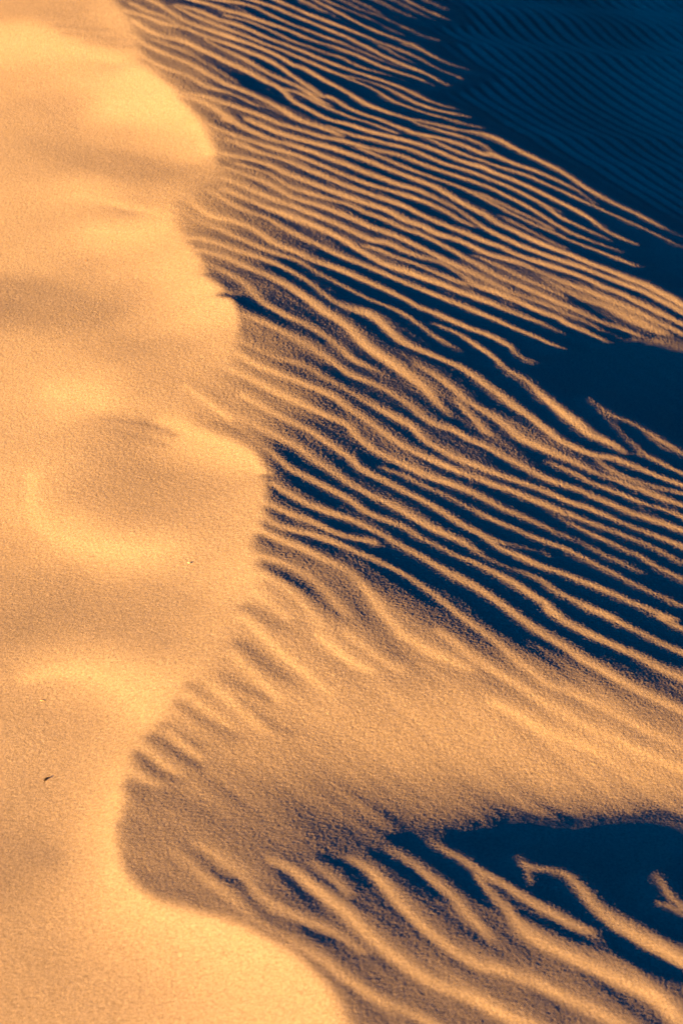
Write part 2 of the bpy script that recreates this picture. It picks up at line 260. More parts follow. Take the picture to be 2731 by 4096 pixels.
S -0.548,8.94,0.0212,0.33 -0.482,8.898,0.0194,0.33 -0.436,8.853,0.0177,0.33 -0.371,8.811,0.0183,0.33 -0.32,8.782,0.0197,0.292 -0.275,8.774,0.0197,0.266 -0.225,8.756,0.0182,0.33 -0.141,8.717,0.018,0.33 -0.057,8.663,0.0182,0.33 0.026,8.624,0.0183,0.33 0.109,8.587,0.0184,0.33 0.191,8.555,0.0185,0.33 0.273,8.521,0.019,0.33 0.335,8.504,0.0212,0.292 0.416,8.452,0.02,0.228 0.496,8.393,0.019,0.189 0.547,8.329,0.0178,0.189 0.598,8.255,0.0179,0.24 0.649,8.202,0.0189,0.33 0.726,8.14,0.0194,0.33 0.807,8.076,0.0197,0.33 0.858,8.043,0.0198,0.33 0.909,8.014,0.0202,0.33 0.988,7.99,0.02,0.33 1.065,7.96,0.0191,0.33 1.141,7.913,0.019,0.33 1.218,7.881,0.0193,0.33 1.294,7.844,0.0188,0.33 1.365,7.781,0.018,0.33 1.447,7.724,0.0179,0.33 1.484,7.714,0.0187,0.33 1.799,7.6,0.0183,0.297
S -0.541,8.788,0.0153,0.33 -0.464,8.748,0.0155,0.33 -0.4,8.724,0.0159,0.33 -0.337,8.702,0.0155,0.33 -0.273,8.681,0.0145,0.33 -0.223,8.649,0.0142,0.33 -0.139,8.599,0.0144,0.33 -0.057,8.549,0.0142,0.33 0.026,8.503,0.0144,0.33 0.107,8.471,0.0151,0.33 0.212,8.442,0.0173,0.33 0.305,8.409,0.0171,0.33 0.386,8.379,0.0164,0.33 0.465,8.316,0.0153,0.33 0.522,8.254,0.0154,0.266 0.574,8.219,0.0161,0.202
S -0.512,8.704,0.0161,0.266 -0.461,8.681,0.0158,0.343 -0.429,8.662,0.0153,0.343 -0.366,8.629,0.0152,0.343 -0.303,8.595,0.0155,0.343 -0.221,8.546,0.0152,0.343 -0.154,8.49,0.0154,0.343 -0.083,8.462,0.0156,0.343 -0.002,8.414,0.0154,0.343 0.074,8.382,0.0156,0.343 0.113,8.366,0.0178,0.343 0.194,8.33,0.0181,0.343 0.274,8.296,0.0176,0.343 0.327,8.247,0.0169,0.343 0.39,8.201,0.0175,0.343 0.458,8.161,0.0179,0.343 0.537,8.125,0.0177,0.343 0.615,8.081,0.0176,0.343 0.693,8.046,0.017,0.343 0.722,8.007,0.0165,0.343 0.798,7.958,0.0174,0.343 0.876,7.937,0.0175,0.343 0.954,7.909,0.017,0.343 1.03,7.876,0.0161,0.343 1.104,7.818,0.016,0.343 1.18,7.785,0.0162,0.343 1.252,7.727,0.0158,0.343 1.325,7.678,0.0157,0.343 1.436,7.635,0.0155,0.343 1.472,7.62,0.0154,0.343 1.757,7.416,0.015,0.309
S -0.531,8.563,0.0178,0.343 -0.456,8.546,0.0176,0.343 -0.394,8.523,0.0173,0.343 -0.331,8.49,0.0167,0.343 -0.268,8.438,0.0159,0.343 -0.218,8.4,0.0169,0.343 0.112,8.255,0.0191,0.343 0.192,8.221,0.0188,0.343 0.27,8.146,0.0187,0.343 0.349,8.111,0.0186,0.343 0.401,8.067,0.019,0.343 0.48,8.05,0.0193,0.343 0.557,8.007,0.0179,0.343 0.607,7.957,0.0183,0.343 0.684,7.922,0.0191,0.292 0.768,7.9,0.0184,0.266 0.843,7.849,0.0172,0.266 0.892,7.811,0.0175,0.24 0.968,7.776,0.0178,0.253 1.044,7.748,0.0178,0.266 1.12,7.714,0.0177,0.266 1.194,7.673,0.0173,0.266 1.267,7.625,0.0168,0.292 1.342,7.593,0.0165,0.317 1.426,7.557,0.0163,0.317 1.461,7.535,0.0164,0.343 1.744,7.335,0.016,0.309
S 0.855,7.798,0.026,0.138 0.912,7.736,0.0273,0.202 0.977,7.7,0.029,0.202 1.037,7.672,0.03,0.202 1.113,7.647,0.0289,0.202 1.184,7.586,0.0282,0.228 1.259,7.56,0.0285,0.24 1.334,7.531,0.028,0.266 1.388,7.505,0.0279,0.061 1.677,7.316,0.0273,0.055
S -0.465,8.462,0.0135,0.24 -0.359,8.407,0.0133,0.266 -0.297,8.365,0.012,0.304 -0.246,8.305,0.0118,0.304 -0.191,8.275,0.0135,0.304 -0.112,8.257,0.0139,0.304 -0.021,8.229,0.0137,0.304 0.038,8.21,0.0126,0.304 0.111,8.149,0.0145,0.304 0.19,8.111,0.0151,0.304 0.268,8.057,0.0149,0.304 0.347,8.025,0.0145,0.304 0.423,7.966,0.0137,0.304 0.474,7.916,0.0131,0.304 0.523,7.856,0.013,0.304 0.573,7.815,0.0129,0.304 0.646,7.735,0.013,0.304 0.721,7.689,0.0135,0.304 0.821,7.642,0.0133,0.304 0.903,7.588,0.0134,0.304 0.973,7.55,0.0133,0.292 1.046,7.502,0.0135,0.24 1.121,7.484,0.0138,0.24 1.197,7.469,0.0134,0.266 1.256,7.444,0.013,0.061
S 0.562,7.907,0.0115,0.138 0.628,7.861,0.0113,0.266 0.703,7.805,0.0109,0.266 0.777,7.744,0.0108,0.266 0.852,7.709,0.0108,0.266 0.911,7.669,0.0103,0.266 0.94,7.636,0.0098,0.112
S -0.512,8.41,0.0152,0.33 -0.418,8.34,0.0153,0.33 -0.356,8.306,0.0151,0.33 -0.294,8.263,0.0141,0.33 -0.232,8.208,0.0145,0.33 -0.172,8.18,0.0154,0.33 -0.081,8.145,0.0152,0.33 0.037,8.069,0.0151,0.33 0.11,8.014,0.0177,0.33 0.188,7.984,0.0176,0.33 0.265,7.94,0.0166,0.33 0.342,7.88,0.0162,0.33 0.417,7.814,0.0161,0.33 0.493,7.761,0.016,0.33 0.567,7.707,0.0156,0.292 0.641,7.644,0.0155,0.215 0.715,7.606,0.016,0.189 0.791,7.578,0.0164,0.189 0.898,7.531,0.0159,0.189 0.918,7.504,0.0155,0.164 0.991,7.466,0.0157,0.164 1.063,7.424,0.0156,0.164 1.168,7.395,0.0157,0.048
S -0.519,8.289,0.0162,0.343 -0.444,8.236,0.0159,0.343 -0.382,8.193,0.0161,0.343 -0.322,8.164,0.0168,0.343 -0.261,8.139,0.0165,0.343 -0.2,8.105,0.0156,0.343 -0.14,8.064,0.0159,0.343 -0.05,8.006,0.016,0.343 0.108,7.888,0.0187,0.343 0.186,7.881,0.019,0.343 0.262,7.827,0.0182,0.266 0.339,7.793,0.0191,0.228 0.416,7.774,0.0179,0.215 0.465,7.724,0.0159,0.215 0.514,7.669,0.0154,0.266 0.562,7.607,0.0168,0.343 0.637,7.586,0.0175,0.343 0.712,7.547,0.0168,0.343 0.809,7.487,0.0171,0.343 0.891,7.447,0.0167,0.343 0.91,7.416,0.0161,0.343 0.982,7.377,0.0164,0.343 1.03,7.345,0.0164,0.343 1.094,7.324,0.0165,0.112
S 0.097,7.816,0.0124,0.266 0.159,7.793,0.0119,0.33 0.235,7.742,0.0117,0.33 0.311,7.707,0.0117,0.33 0.386,7.664,0.0114,0.33 0.461,7.626,0.0115,0.33 0.516,7.61,0.0118,0.266
S -0.514,8.18,0.0187,0.343 -0.44,8.136,0.0187,0.343 -0.379,8.102,0.0182,0.343 -0.319,8.062,0.018,0.343 -0.259,8.035,0.0209,0.343 -0.187,7.99,0.0205,0.343 -0.082,7.905,0.0201,0.343 0.021,7.825,0.019,0.343 0.107,7.729,0.0185,0.343 0.182,7.656,0.02,0.343 0.257,7.624,0.0209,0.343 0.333,7.599,0.0208,0.343 0.408,7.575,0.0204,0.343 0.482,7.533,0.0199,0.343 0.556,7.5,0.0198,0.343 0.63,7.47,0.0193,0.292 0.703,7.421,0.0195,0.266 0.8,7.374,0.0197,0.215 0.828,7.351,0.0188,0.164 0.88,7.317,0.0183,0.125 0.923,7.287,0.0177,0.036
S -0.563,8.158,0.0158,0.33 -0.502,8.085,0.016,0.33 -0.448,8.035,0.0168,0.33 -0.384,7.994,0.0178,0.266 -0.311,7.955,0.0169,0.317 -0.236,7.86,0.0165,0.33 -0.158,7.786,0.0174,0.33 -0.081,7.73,0.0174,0.33 0.021,7.662,0.0174,0.33 0.105,7.609,0.0176,0.33 0.18,7.564,0.0175,0.33 0.255,7.524,0.0174,0.33 0.329,7.484,0.0173,0.33 0.403,7.445,0.0172,0.33 0.476,7.411,0.0168,0.33 0.549,7.365,0.0167,0.33 0.621,7.323,0.0166,0.33 0.691,7.264,0.0165,0.33 0.762,7.222,0.0164,0.33 0.814,7.187,0.0162,0.33 0.867,7.164,0.0166,0.24 0.911,7.155,0.0166,0.061
S -0.658,8.071,0.0156,0.292 -0.573,7.94,0.0169,0.343 -0.52,7.913,0.0204,0.343 -0.468,7.894,0.0199,0.343 -0.389,7.845,0.0183,0.343 -0.336,7.78,0.0166,0.343 -0.282,7.692,0.0173,0.343 -0.231,7.655,0.0195,0.343 -0.18,7.636,0.0189,0.343 -0.13,7.596,0.0182,0.343 -0.079,7.565,0.0192,0.343 -0.004,7.528,0.0189,0.343 0.104,7.459,0.0184,0.343 0.178,7.417,0.018,0.343 0.251,7.363,0.0171,0.343 0.299,7.315,0.0174,0.343 0.371,7.282,0.0177,0.343 0.443,7.233,0.0176,0.343 0.514,7.188,0.0179,0.343 0.585,7.144,0.0171,0.343 0.654,7.079,0.0152,0.304 0.678,7.014,0.0145,0.215 0.723,6.967,0.0157,0.151 0.762,6.937,0.0156,0.036
S -0.737,8.005,0.0156,0.385 -0.65,7.931,0.0146,0.317 -0.595,7.867,0.0138,0.317 -0.542,7.826,0.0144,0.317 -0.488,7.781,0.0143,0.317 -0.435,7.722,0.0147,0.317 -0.383,7.674,0.0151,0.317 -0.331,7.629,0.0155,0.317 -0.255,7.59,0.0157,0.317 -0.179,7.559,0.0146,0.292 -0.129,7.498,0.0135,0.266 -0.054,7.419,0.0139,0.266 0.02,7.36,0.014,0.266 0.102,7.297,0.0142,0.292 0.175,7.257,0.0142,0.317 0.247,7.216,0.0132,0.317 0.294,7.156,0.012,0.317 0.34,7.085,0.0119,0.266 0.385,7.02,0.0267,0.215 0.431,6.973,0.027,0.138 0.485,6.913,0.0264,0.061
S 0.353,7.18,0.0147,0.138 0.415,7.153,0.0143,0.253 0.457,7.122,0.0144,0.317 0.507,7.055,0.0172,0.317 0.551,6.993,0.0188,0.33 0.595,6.921,0.0168,0.317 0.62,6.864,0.0117,0.266 0.664,6.814,0.0124,0.317 0.708,6.771,0.0139,0.266 0.728,6.727,0.0169,0.292 0.755,6.661,0.0233,0.304 0.795,6.592,0.0257,0.317 0.833,6.506,0.026,0.33 0.872,6.439,0.0241,0.317 0.903,6.389,0.0228,0.317 0.946,6.363,0.02,0.317 0.988,6.333,0.0176,0.292 1.027,6.284,0.0112,0.189
S -0.704,7.816,0.0118,0.385 -0.636,7.701,0.0137,0.343 -0.585,7.691,0.0171,0.33 -0.533,7.656,0.0161,0.33 -0.481,7.619,0.016,0.33 -0.429,7.581,0.0159,0.33 -0.378,7.553,0.0159,0.33 -0.328,7.532,0.0153,0.33 -0.252,7.479,0.0145,0.33 -0.176,7.406,0.0137,0.292 -0.136,7.356,0.0125,0.292 -0.077,7.265,0.0122,0.266 -0.028,7.201,0.0161,0.24 0.044,7.167,0.0286,0.24 0.101,7.16,0.0296,0.33 0.148,7.107,0.0245,0.33 0.194,7.012,0.0239,0.33 0.24,6.941,0.0228,0.33 0.309,6.884,0.0176,0.33 0.378,6.839,0.0136,0.33 0.451,6.792,0.0166,0.33 0.503,6.723,0.0164,0.33 0.559,6.649,0.0172,0.33 0.602,6.593,0.0205,0.33 0.643,6.527,0.0207,0.33 0.693,6.465,0.0181,0.33 0.743,6.37,0.0154,0.33 0.782,6.305,0.0138,0.33 0.824,6.273,0.0146,0.33 0.866,6.243,0.0138,0.33 0.909,6.228,0.0134,0.266 0.976,6.227,0.0133,0.292 1.019,6.21,0.0127,0.33 1.082,6.18,0.0126,0.33 1.145,6.149,0.0126,0.33 1.216,6.119,0.0127,0.33 1.483,6.022,0.0124,0.297
S -0.578,7.568,0.0165,0.368 -0.5,7.52,0.0162,0.343 -0.45,7.489,0.0148,0.343 -0.373,7.415,0.0143,0.343 -0.322,7.37,0.0146,0.343 -0.272,7.33,0.017,0.343 -0.223,7.286,0.0186,0.343 -0.173,7.229,0.0205,0.343 -0.134,7.187,0.0236,0.343 -0.076,7.113,0.0262,0.343 -0.028,7.074,0.0261,0.343 0.029,7,0.0215,0.343 0.098,6.862,0.0236,0.343 0.148,6.792,0.0252,0.343 0.202,6.719,0.0225,0.343 0.238,6.671,0.0207,0.343 0.273,6.622,0.0176,0.343 0.312,6.55,0.0166,0.343 0.345,6.472,0.013,0.304 0.39,6.373,0.01,0.138
S -0.53,7.422,0.0165,0.215 -0.468,7.359,0.016,0.24 -0.416,7.289,0.0149,0.24 -0.364,7.208,0.0133,0.24 -0.323,7.109,0.013,0.317 -0.288,7.066,0.0149,0.33 -0.216,7.011,0.0155,0.33 -0.145,6.976,0.0151,0.33 -0.074,6.912,0.0141,0.317 -0.004,6.821,0.013,0.304 0.032,6.748,0.0133,0.317 0.078,6.702,0.0149,0.266 0.123,6.667,0.015,0.164 0.169,6.632,0.0148,0.112
S 0.272,6.747,0.0164,0.164 0.331,6.706,0.0155,0.24 0.375,6.647,0.0142,0.317 0.418,6.58,0.0136,0.317 0.46,6.509,0.0142,0.317 0.524,6.446,0.0148,0.317 0.566,6.401,0.0171,0.317 0.627,6.31,0.022,0.317 0.647,6.275,0.0241,0.343 0.71,6.232,0.0232,0.343 0.772,6.188,0.0199,0.317 0.834,6.145,0.0166,0.292 0.896,6.101,0.0153,0.202 0.959,6.078,0.0156,0.215 1.022,6.048,0.0139,0.24 1.084,6.018,0.0139,0.266 1.194,5.968,0.0138,0.266 1.446,5.835,0.0135,0.239
S -0.373,6.953,0.0159,0.215 -0.331,6.931,0.016,0.317 -0.284,6.914,0.0157,0.317 -0.237,6.886,0.0152,0.317 -0.19,6.854,0.0147,0.317 -0.119,6.792,0.0141,0.317 -0.05,6.714,0.0135,0.317 -0.002,6.641,0.0132,0.317 0.032,6.588,0.0149,0.317 0.099,6.557,0.0153,0.266 0.166,6.505,0.0141,0.228 0.21,6.453,0.0132,0.215 0.253,6.393,0.0128,0.24 0.295,6.329,0.013,0.317 0.338,6.287,0.0146,0.317 0.403,6.264,0.0145,0.317 0.445,6.221,0.0142,0.317 0.508,6.177,0.0142,0.317 0.569,6.116,0.0137,0.317 0.631,6.061,0.0135,0.317 0.691,6.004,0.0138,0.317 0.753,5.975,0.0144,0.317 0.816,5.957,0.0142,0.317 0.877,5.92,0.0139,0.317 0.938,5.891,0.0139,0.317 0.998,5.854,0.014,0.317 1.06,5.831,0.0141,0.317 1.167,5.78,0.0139,0.317 1.414,5.65,0.0137,0.285
S 0.415,6.526,0.0147,0.112 0.447,6.443,0.0152,0.215 0.488,6.368,0.0153,0.266 0.515,6.299,0.0155,0.215 0.536,6.273,0.0174,0.112
S -0.404,6.783,0.015,0.33 -0.347,6.739,0.0149,0.292 -0.291,6.699,0.015,0.228 -0.231,6.658,0.016,0.228 -0.17,6.646,0.0162,0.228 -0.115,6.61,0.0143,0.228 -0.069,6.543,0.0139,0.228 -0.002,6.477,0.0142,0.228 0.031,6.445,0.0139,0.228 0.075,6.401,0.0137,0.266 0.141,6.335,0.0138,0.33 0.206,6.282,0.0138,0.356 0.249,6.242,0.0124,0.343 0.29,6.162,0.0123,0.317 0.331,6.118,0.0135,0.304 0.393,6.058,0.014,0.317 0.456,6.02,0.0143,0.33 0.518,5.982,0.0143,0.343 0.579,5.951,0.0145,0.317 0.642,5.928,0.0143,0.33 0.704,5.9,0.0139,0.317 0.764,5.865,0.014,0.317 0.826,5.845,0.0141,0.317 0.888,5.818,0.0137,0.317 0.947,5.779,0.0136,0.292 1.006,5.747,0.0137,0.292 1.085,5.702,0.0136,0.317 1.149,5.659,0.0135,0.317 1.384,5.506,0.0133,0.285
S -0.388,6.679,0.0144,0.385 -0.351,6.637,0.0145,0.385 -0.318,6.601,0.0154,0.385 -0.267,6.563,0.0161,0.385 -0.203,6.512,0.0162,0.385 -0.135,6.462,0.0163,0.385 -0.068,6.418,0.0158,0.385 -0.024,6.381,0.0143,0.356 0.02,6.315,0.0139,0.343 0.074,6.257,0.014,0.33 0.117,6.207,0.0136,0.33 0.181,6.128,0.0138,0.343 0.244,6.067,0.0145,0.343 0.306,6.021,0.0151,0.356 0.369,5.984,0.0152,0.356 0.431,5.945,0.0151,0.343 0.512,5.895,0.0152,0.33 0.574,5.872,0.0151,0.343 0.635,5.838,0.0148,0.356 0.696,5.811,0.0193,0.317 0.757,5.781,0.0192,0.266 0.817,5.751,0.0147,0.228 0.877,5.723,0.0147,0.228 0.937,5.692,0.0146,0.24 0.996,5.66,0.0144,0.24 1.052,5.615,0.014,0.266 1.132,5.542,0.0138,0.266 1.348,5.354,0.0135,0.239
S 0.706,5.772,0.0083,0.138 0.771,5.711,0.0083,0.292 0.829,5.665,0.0084,0.33 0.887,5.626,0.0084,0.33 0.943,5.575,0.0084,0.33 0.982,5.551,0.0083,0.33 1.017,5.509,0.0081,0.33 1.072,5.46,0.0083,0.33 1.115,5.429,0.0083,0.33 1.335,5.264,0.0081,0.297
S 0.715,6.136,0.0091,0.138 0.764,6.103,0.0091,0.266 0.826,6.062,0.0088,0.317 0.866,6.025,0.0089,0.317 0.929,5.998,0.0092,0.317 0.99,5.968,0.0091,0.317 1.052,5.94,0.0092,0.317 1.114,5.918,0.0091,0.317 1.182,5.879,0.009,0.317 1.422,5.721,0.0088,0.285
S 0.908,6.216,0.0072,0.138 0.925,6.168,0.008,0.215 0.965,6.129,0.0088,0.266 1.006,6.1,0.0093,0.24 1.069,6.078,0.0096,0.189 1.134,6.066,0.0097,0.228 1.207,6.059,0.0097,0.266 1.493,6.025,0.0096,0.239
S 0.927,6.742,0.0084,0.164 0.956,6.664,0.0088,0.266 1.007,6.58,0.0096,0.202 1.06,6.562,0.0099,0.266 1.103,6.531,0.0092,0.266 1.14,6.491,0.0111,0.266 1.163,6.453,0.0129,0.266 1.204,6.414,0.0125,0.266 1.252,6.368,0.0115,0.266 1.477,6.13,0.0112,0.239
S 1.005,6.57,0.006,0.138 1.012,6.511,0.0062,0.189 1.032,6.443,0.0066,0.215 1.054,6.397,0.0068,0.215 1.08,6.342,0.0068,0.24 1.098,6.305,0.0099,0.292 1.139,6.275,0.0114,0.304 1.18,6.243,0.0107,0.317 1.229,6.211,0.0108,0.317 1.482,6.065,0.0105,0.285
S -0.402,6.559,0.0165,0.401 -0.337,6.5,0.0161,0.401 -0.29,6.444,0.016,0.401 -0.236,6.388,0.0164,0.401 -0.177,6.337,0.0165,0.381 -0.111,6.28,0.0164,0.368 -0.045,6.231,0.0163,0.356 0.02,6.187,0.0144,0.343 0.052,6.111,0.013,0.343 0.073,6.086,0.0141,0.343 0.115,6.03,0.0149,0.343 0.178,5.987,0.0157,0.33 0.24,5.939,0.0157,0.317 0.302,5.893,0.016,0.292 0.363,5.864,0.0162,0.292 0.424,5.826,0.0155,0.266 0.504,5.763,0.0151,0.228 0.564,5.722,0.0153,0.215 0.624,5.694,0.0154,0.202 0.683,5.654,0.0151,0.202 0.741,5.616,0.0152,0.151 0.801,5.588,0.0148,0.125 0.856,5.53,0.0145,0.164 0.912,5.487,0.0148,0.164 0.967,5.442,0.015,0.112 1.014,5.424,0.0153,0.036
S 0.134,5.919,0.0102,0.138 0.168,5.903,0.0102,0.202 0.217,5.882,0.0098,0.292 0.278,5.825,0.0096,0.292 0.339,5.78,0.0095,0.292 0.398,5.72,0.0092,0.292 0.437,5.687,0.0093,0.292 0.497,5.649,0.0095,0.317 0.556,5.62,0.0095,0.33 0.615,5.581,0.0095,0.343 0.674,5.553,0.0095,0.343 0.733,5.524,0.0094,0.356 0.771,5.495,0.0091,0.343 0.826,5.444,0.0091,0.317 0.881,5.399,0.009,0.317 0.935,5.347,0.009,0.317 0.99,5.307,0.009,0.292 1.044,5.267,0.009,0.266 1.086,5.236,0.0091,0.266 1.31,5.104,0.0089,0.239
S -0.362,6.365,0.0161,0.385 -0.308,6.307,0.0159,0.385 -0.24,6.233,0.0157,0.368 -0.174,6.16,0.0156,0.343 -0.109,6.099,0.015,0.33 -0.044,6.03,0.0144,0.317 -0.002,5.983,0.0143,0.304 0.03,5.95,0.0133,0.317 0.054,5.895,0.0136,0.33 0.092,5.863,0.0152,0.33 0.153,5.819,0.0152,0.317 0.214,5.761,0.0148,0.317 0.274,5.702,0.0146,0.317 0.333,5.639,0.0142,0.304 0.394,5.579,0.0143,0.292 0.433,5.55,0.0145,0.304 0.472,5.517,0.0136,0.292 0.509,5.461,0.0107,0.317 0.525,5.454,0.0118,0.33 0.582,5.417,0.0131,0.385 0.639,5.378,0.0119,0.343 0.697,5.355,0.012,0.33 0.753,5.321,0.0118,0.33 0.809,5.288,0.0132,0.317 0.864,5.256,0.013,0.317 0.919,5.216,0.0129,0.317 0.974,5.185,0.013,0.317 1.045,5.138,0.0108,0.317 0.989,5.152,0.0112,0.317 1.064,5.087,0.0134,0.292 1.275,4.94,0.0131,0.262
S 0.492,5.514,0.0077,0.189 0.539,5.494,0.0078,0.202 0.575,5.491,0.008,0.202 0.608,5.489,0.0079,0.176 0.667,5.469,0.0075,0.138 0.724,5.432,0.0073,0.048
S -0.446,6.276,0.018,0.343 -0.392,6.242,0.0169,0.292 -0.324,6.173,0.0155,0.292 -0.27,6.094,0.0149,0.292 -0.213,6.026,0.0152,0.292 -0.149,5.97,0.0145,0.292 -0.106,5.912,0.014,0.292 -0.043,5.845,0.0142,0.317 0.019,5.78,0.0143,0.317 0.09,5.712,0.0148,0.317 0.15,5.664,0.0146,0.317 0.21,5.597,0.0143,0.317 0.271,5.54,0.0145,0.304 0.33,5.504,0.0148,0.292 0.389,5.468,0.0144,0.279 0.426,5.426,0.0135,0.228 0.464,5.383,0.011,0.164 0.502,5.357,0.0116,0.138 0.54,5.338,0.0103,0.189 0.616,5.298,0.0115,0.292 0.649,5.261,0.012,0.317 0.683,5.214,0.0137,0.33 0.738,5.174,0.0141,0.33 0.792,5.137,0.0142,0.33 0.847,5.104,0.0146,0.33 0.755,5.154,0.0161,0.33 0.81,5.117,0.015,0.33 0.863,5.076,0.0149,0.33 0.915,5.037,0.0147,0.317 0.967,4.989,0.0146,0.317 1.043,4.939,0.0147,0.317 1.257,4.821,0.0144,0.285
S -0.472,6.199,0.0179,0.368 -0.433,6.194,0.0166,0.266 -0.365,6.127,0.0145,0.266 -0.319,6.05,0.0131,0.266 -0.274,5.969,0.0128,0.266 -0.231,5.9,0.0123,0.266 -0.187,5.825,0.0127,0.292 -0.137,5.781,0.0137,0.317 -0.084,5.741,0.014,0.317 -0.022,5.702,0.0139,0.317 0.029,5.656,0.013,0.33 0.08,5.577,0.0132,0.33 0.136,5.537,0.0143,0.33 0.19,5.51,0.0137,0.317 0.249,5.457,0.0107,0.292 0.307,5.416,0.0094,0.292 0.364,5.368,0.0095,0.292 0.422,5.34,0.0108,0.304 0.478,5.297,0.0131,0.317 0.534,5.252,0.0152,0.33 0.587,5.188,0.0162,0.33 0.64,5.131,0.0143,0.33 0.636,5.118,0.0135,0.33 0.67,5.074,0.0108,0.33 0.634,5.099,0.014,0.33 0.686,5.039,0.0146,0.33 0.739,4.993,0.015,0.33 0.791,4.954,0.0151,0.33 0.843,4.916,0.015,0.33 0.896,4.881,0.0146,0.33 0.946,4.836,0.0146,0.33 1.023,4.795,0.0148,0.33 1.235,4.686,0.0145,0.297
S -0.229,5.69,0.012,0.417 -0.208,5.667,0.0123,0.368 -0.159,5.626,0.0126,0.368 -0.102,5.583,0.0131,0.368 -0.042,5.55,0.0134,0.368 0.028,5.514,0.0132,0.368 0.099,5.457,0.0126,0.356 0.138,5.422,0.0123,0.343 0.187,5.382,0.0123,0.343 0.245,5.333,0.0157,0.343 0.301,5.279,0.0166,0.343 0.358,5.231,0.0192,0.343 0.413,5.189,0.0188,0.343 0.467,5.128,0.0181,0.343 0.52,5.057,0.0177,0.343 0.572,4.993,0.0155,0.343 0.623,4.934,0.0157,0.356 0.675,4.882,0.0155,0.356 0.721,4.821,0.0178,0.356 0.772,4.78,0.0169,0.356 0.823,4.737,0.0168,0.356 0.874,4.703,0.0157,0.356 0.943,4.664,0.0157,0.343 1.001,4.634,0.0157,0.33 1.207,4.527,0.0154,0.297
S -0.249,5.566,0.0109,0.417 -0.212,5.537,0.0111,0.368 -0.156,5.503,0.0112,0.368 -0.1,5.472,0.011,0.368 -0.039,5.415,0.0109,0.368 -0,5.395,0.0117,0.368 0.058,5.381,0.0119,0.317 0.105,5.374,0.0119,0.317
S -0.263,5.489,0.0113,0.433 -0.234,5.458,0.0109,0.385 -0.216,5.434,0.0115,0.385 -0.176,5.413,0.0124,0.385 -0.117,5.391,0.0125,0.385 -0.059,5.361,0.0123,0.385 -0,5.333,0.0119,0.385 0.058,5.288,0.0117,0.368 0.115,5.255,0.0116,0.356 0.183,5.204,0.0111,0.343 0.228,5.163,0.0105,0.317 0.276,5.111,0.0101,0.33 0.329,5.036,0.0099,0.356 0.371,4.972,0.01,0.356 0.417,4.917,0.012,0.33 0.462,4.863,0.0136,0.317 0.519,4.779,0.0166,0.33 0.562,4.731,0.0177,0.343 0.599,4.682,0.0163,0.356 0.651,4.659,0.016,0.356 0.703,4.636,0.0147,0.356 0.755,4.61,0.0142,0.368 0.806,4.574,0.014,0.368 0.856,4.544,0.0142,0.368 0.925,4.513,0.014,0.356 0.98,4.473,0.0136,0.343 1.165,4.331,0.0133,0.309
S -0.274,5.404,0.0143,0.433 -0.214,5.356,0.0142,0.385 -0.174,5.318,0.0143,0.385 -0.116,5.277,0.0143,0.356 -0.058,5.231,0.0141,0.33 -0,5.189,0.0135,0.304 0.038,5.142,0.0133,0.292 0.075,5.071,0.0168,0.292 0.1,5.012,0.0174,0.317 0.126,4.956,0.0189,0.33 0.158,4.899,0.0189,0.33 0.182,4.847,0.0215,0.356 0.221,4.819,0.0228,0.356 0.264,4.781,0.022,0.368 0.324,4.75,0.021,0.343 0.373,4.717,0.0192,0.317
S -0.26,5.223,0.0123,0.417 -0.209,5.2,0.012,0.368 -0.163,5.171,0.0114,0.317 -0.113,5.131,0.0106,0.292 -0.075,5.078,0.0116,0.292 -0.037,5.015,0.013,0.292 -0.008,4.964,0.0158,0.292 0.018,4.926,0.0093,0.266
S -0.252,5.116,0.0122,0.433 -0.206,5.08,0.0116,0.385 -0.168,5.037,0.0105,0.381 -0.129,4.975,0.0098,0.356 -0.092,4.91,0.0095,0.385 -0.062,4.851,0.0093,0.385
S -0.268,5.027,0.0119,0.433 -0.221,4.962,0.0119,0.433 -0.183,4.914,0.0118,0.433 -0.161,4.887,0.0117,0.409
S -0.069,4.813,0.0173,0.385 -0.018,4.761,0.0173,0.409 0.036,4.706,0.018,0.409 0.082,4.68,0.0188,0.409
S 0.011,4.844,0.0132,0.368 0.054,4.793,0.0131,0.409 0.09,4.753,0.0133,0.409 0.125,4.72,0.0137,0.409 0.168,4.691,0.0139,0.409
S -0.3,4.888,0.018,0.441 -0.254,4.84,0.0169,0.441 -0.216,4.782,0.0161,0.441 -0.179,4.736,0.0165,0.441 -0.143,4.701,0.0168,0.441 -0.107,4.662,0.0165,0.441 -0.071,4.616,0.0164,0.417 -0.028,4.569,0.0164,0.385
S -0.322,4.719,0.0143,0.417 -0.284,4.667,0.0143,0.417 -0.247,4.623,0.0145,0.417 -0.211,4.582,0.0144,0.417 -0.175,4.533,0.0142,0.417
S 0.286,4.888,0.0137,0.317 0.328,4.841,0.0134,0.356 0.373,4.783,0.0135,0.356 0.425,4.735,0.0139,0.356 0.477,4.693,0.014,0.356 0.525,4.652,0.0147,0.356 0.575,4.607,0.0148,0.368 0.643,4.562,0.0148,0.368 0.694,4.527,0.0148,0.368 0.745,4.503,0.015,0.368 0.796,4.479,0.0148,0.393 0.847,4.45,0.0148,0.409 0.897,4.424,0.0148,0.417 0.969,4.387,0.0147,0.417 1.167,4.273,0.0145,0.375
S 0.431,4.574,0.0206,0.409 0.483,4.551,0.0201,0.409 0.534,4.52,0.0196,0.409 0.585,4.49,0.0199,0.409 0.636,4.471,0.02,0.409 0.688,4.448,0.0201,0.409 0.739,4.432,0.0203,0.385
S -0.482,4.382,0.0095,0.385 -0.449,4.338,0.0097,0.425 -0.416,4.304,0.0099,0.425 -0.388,4.276,0.0099,0.368
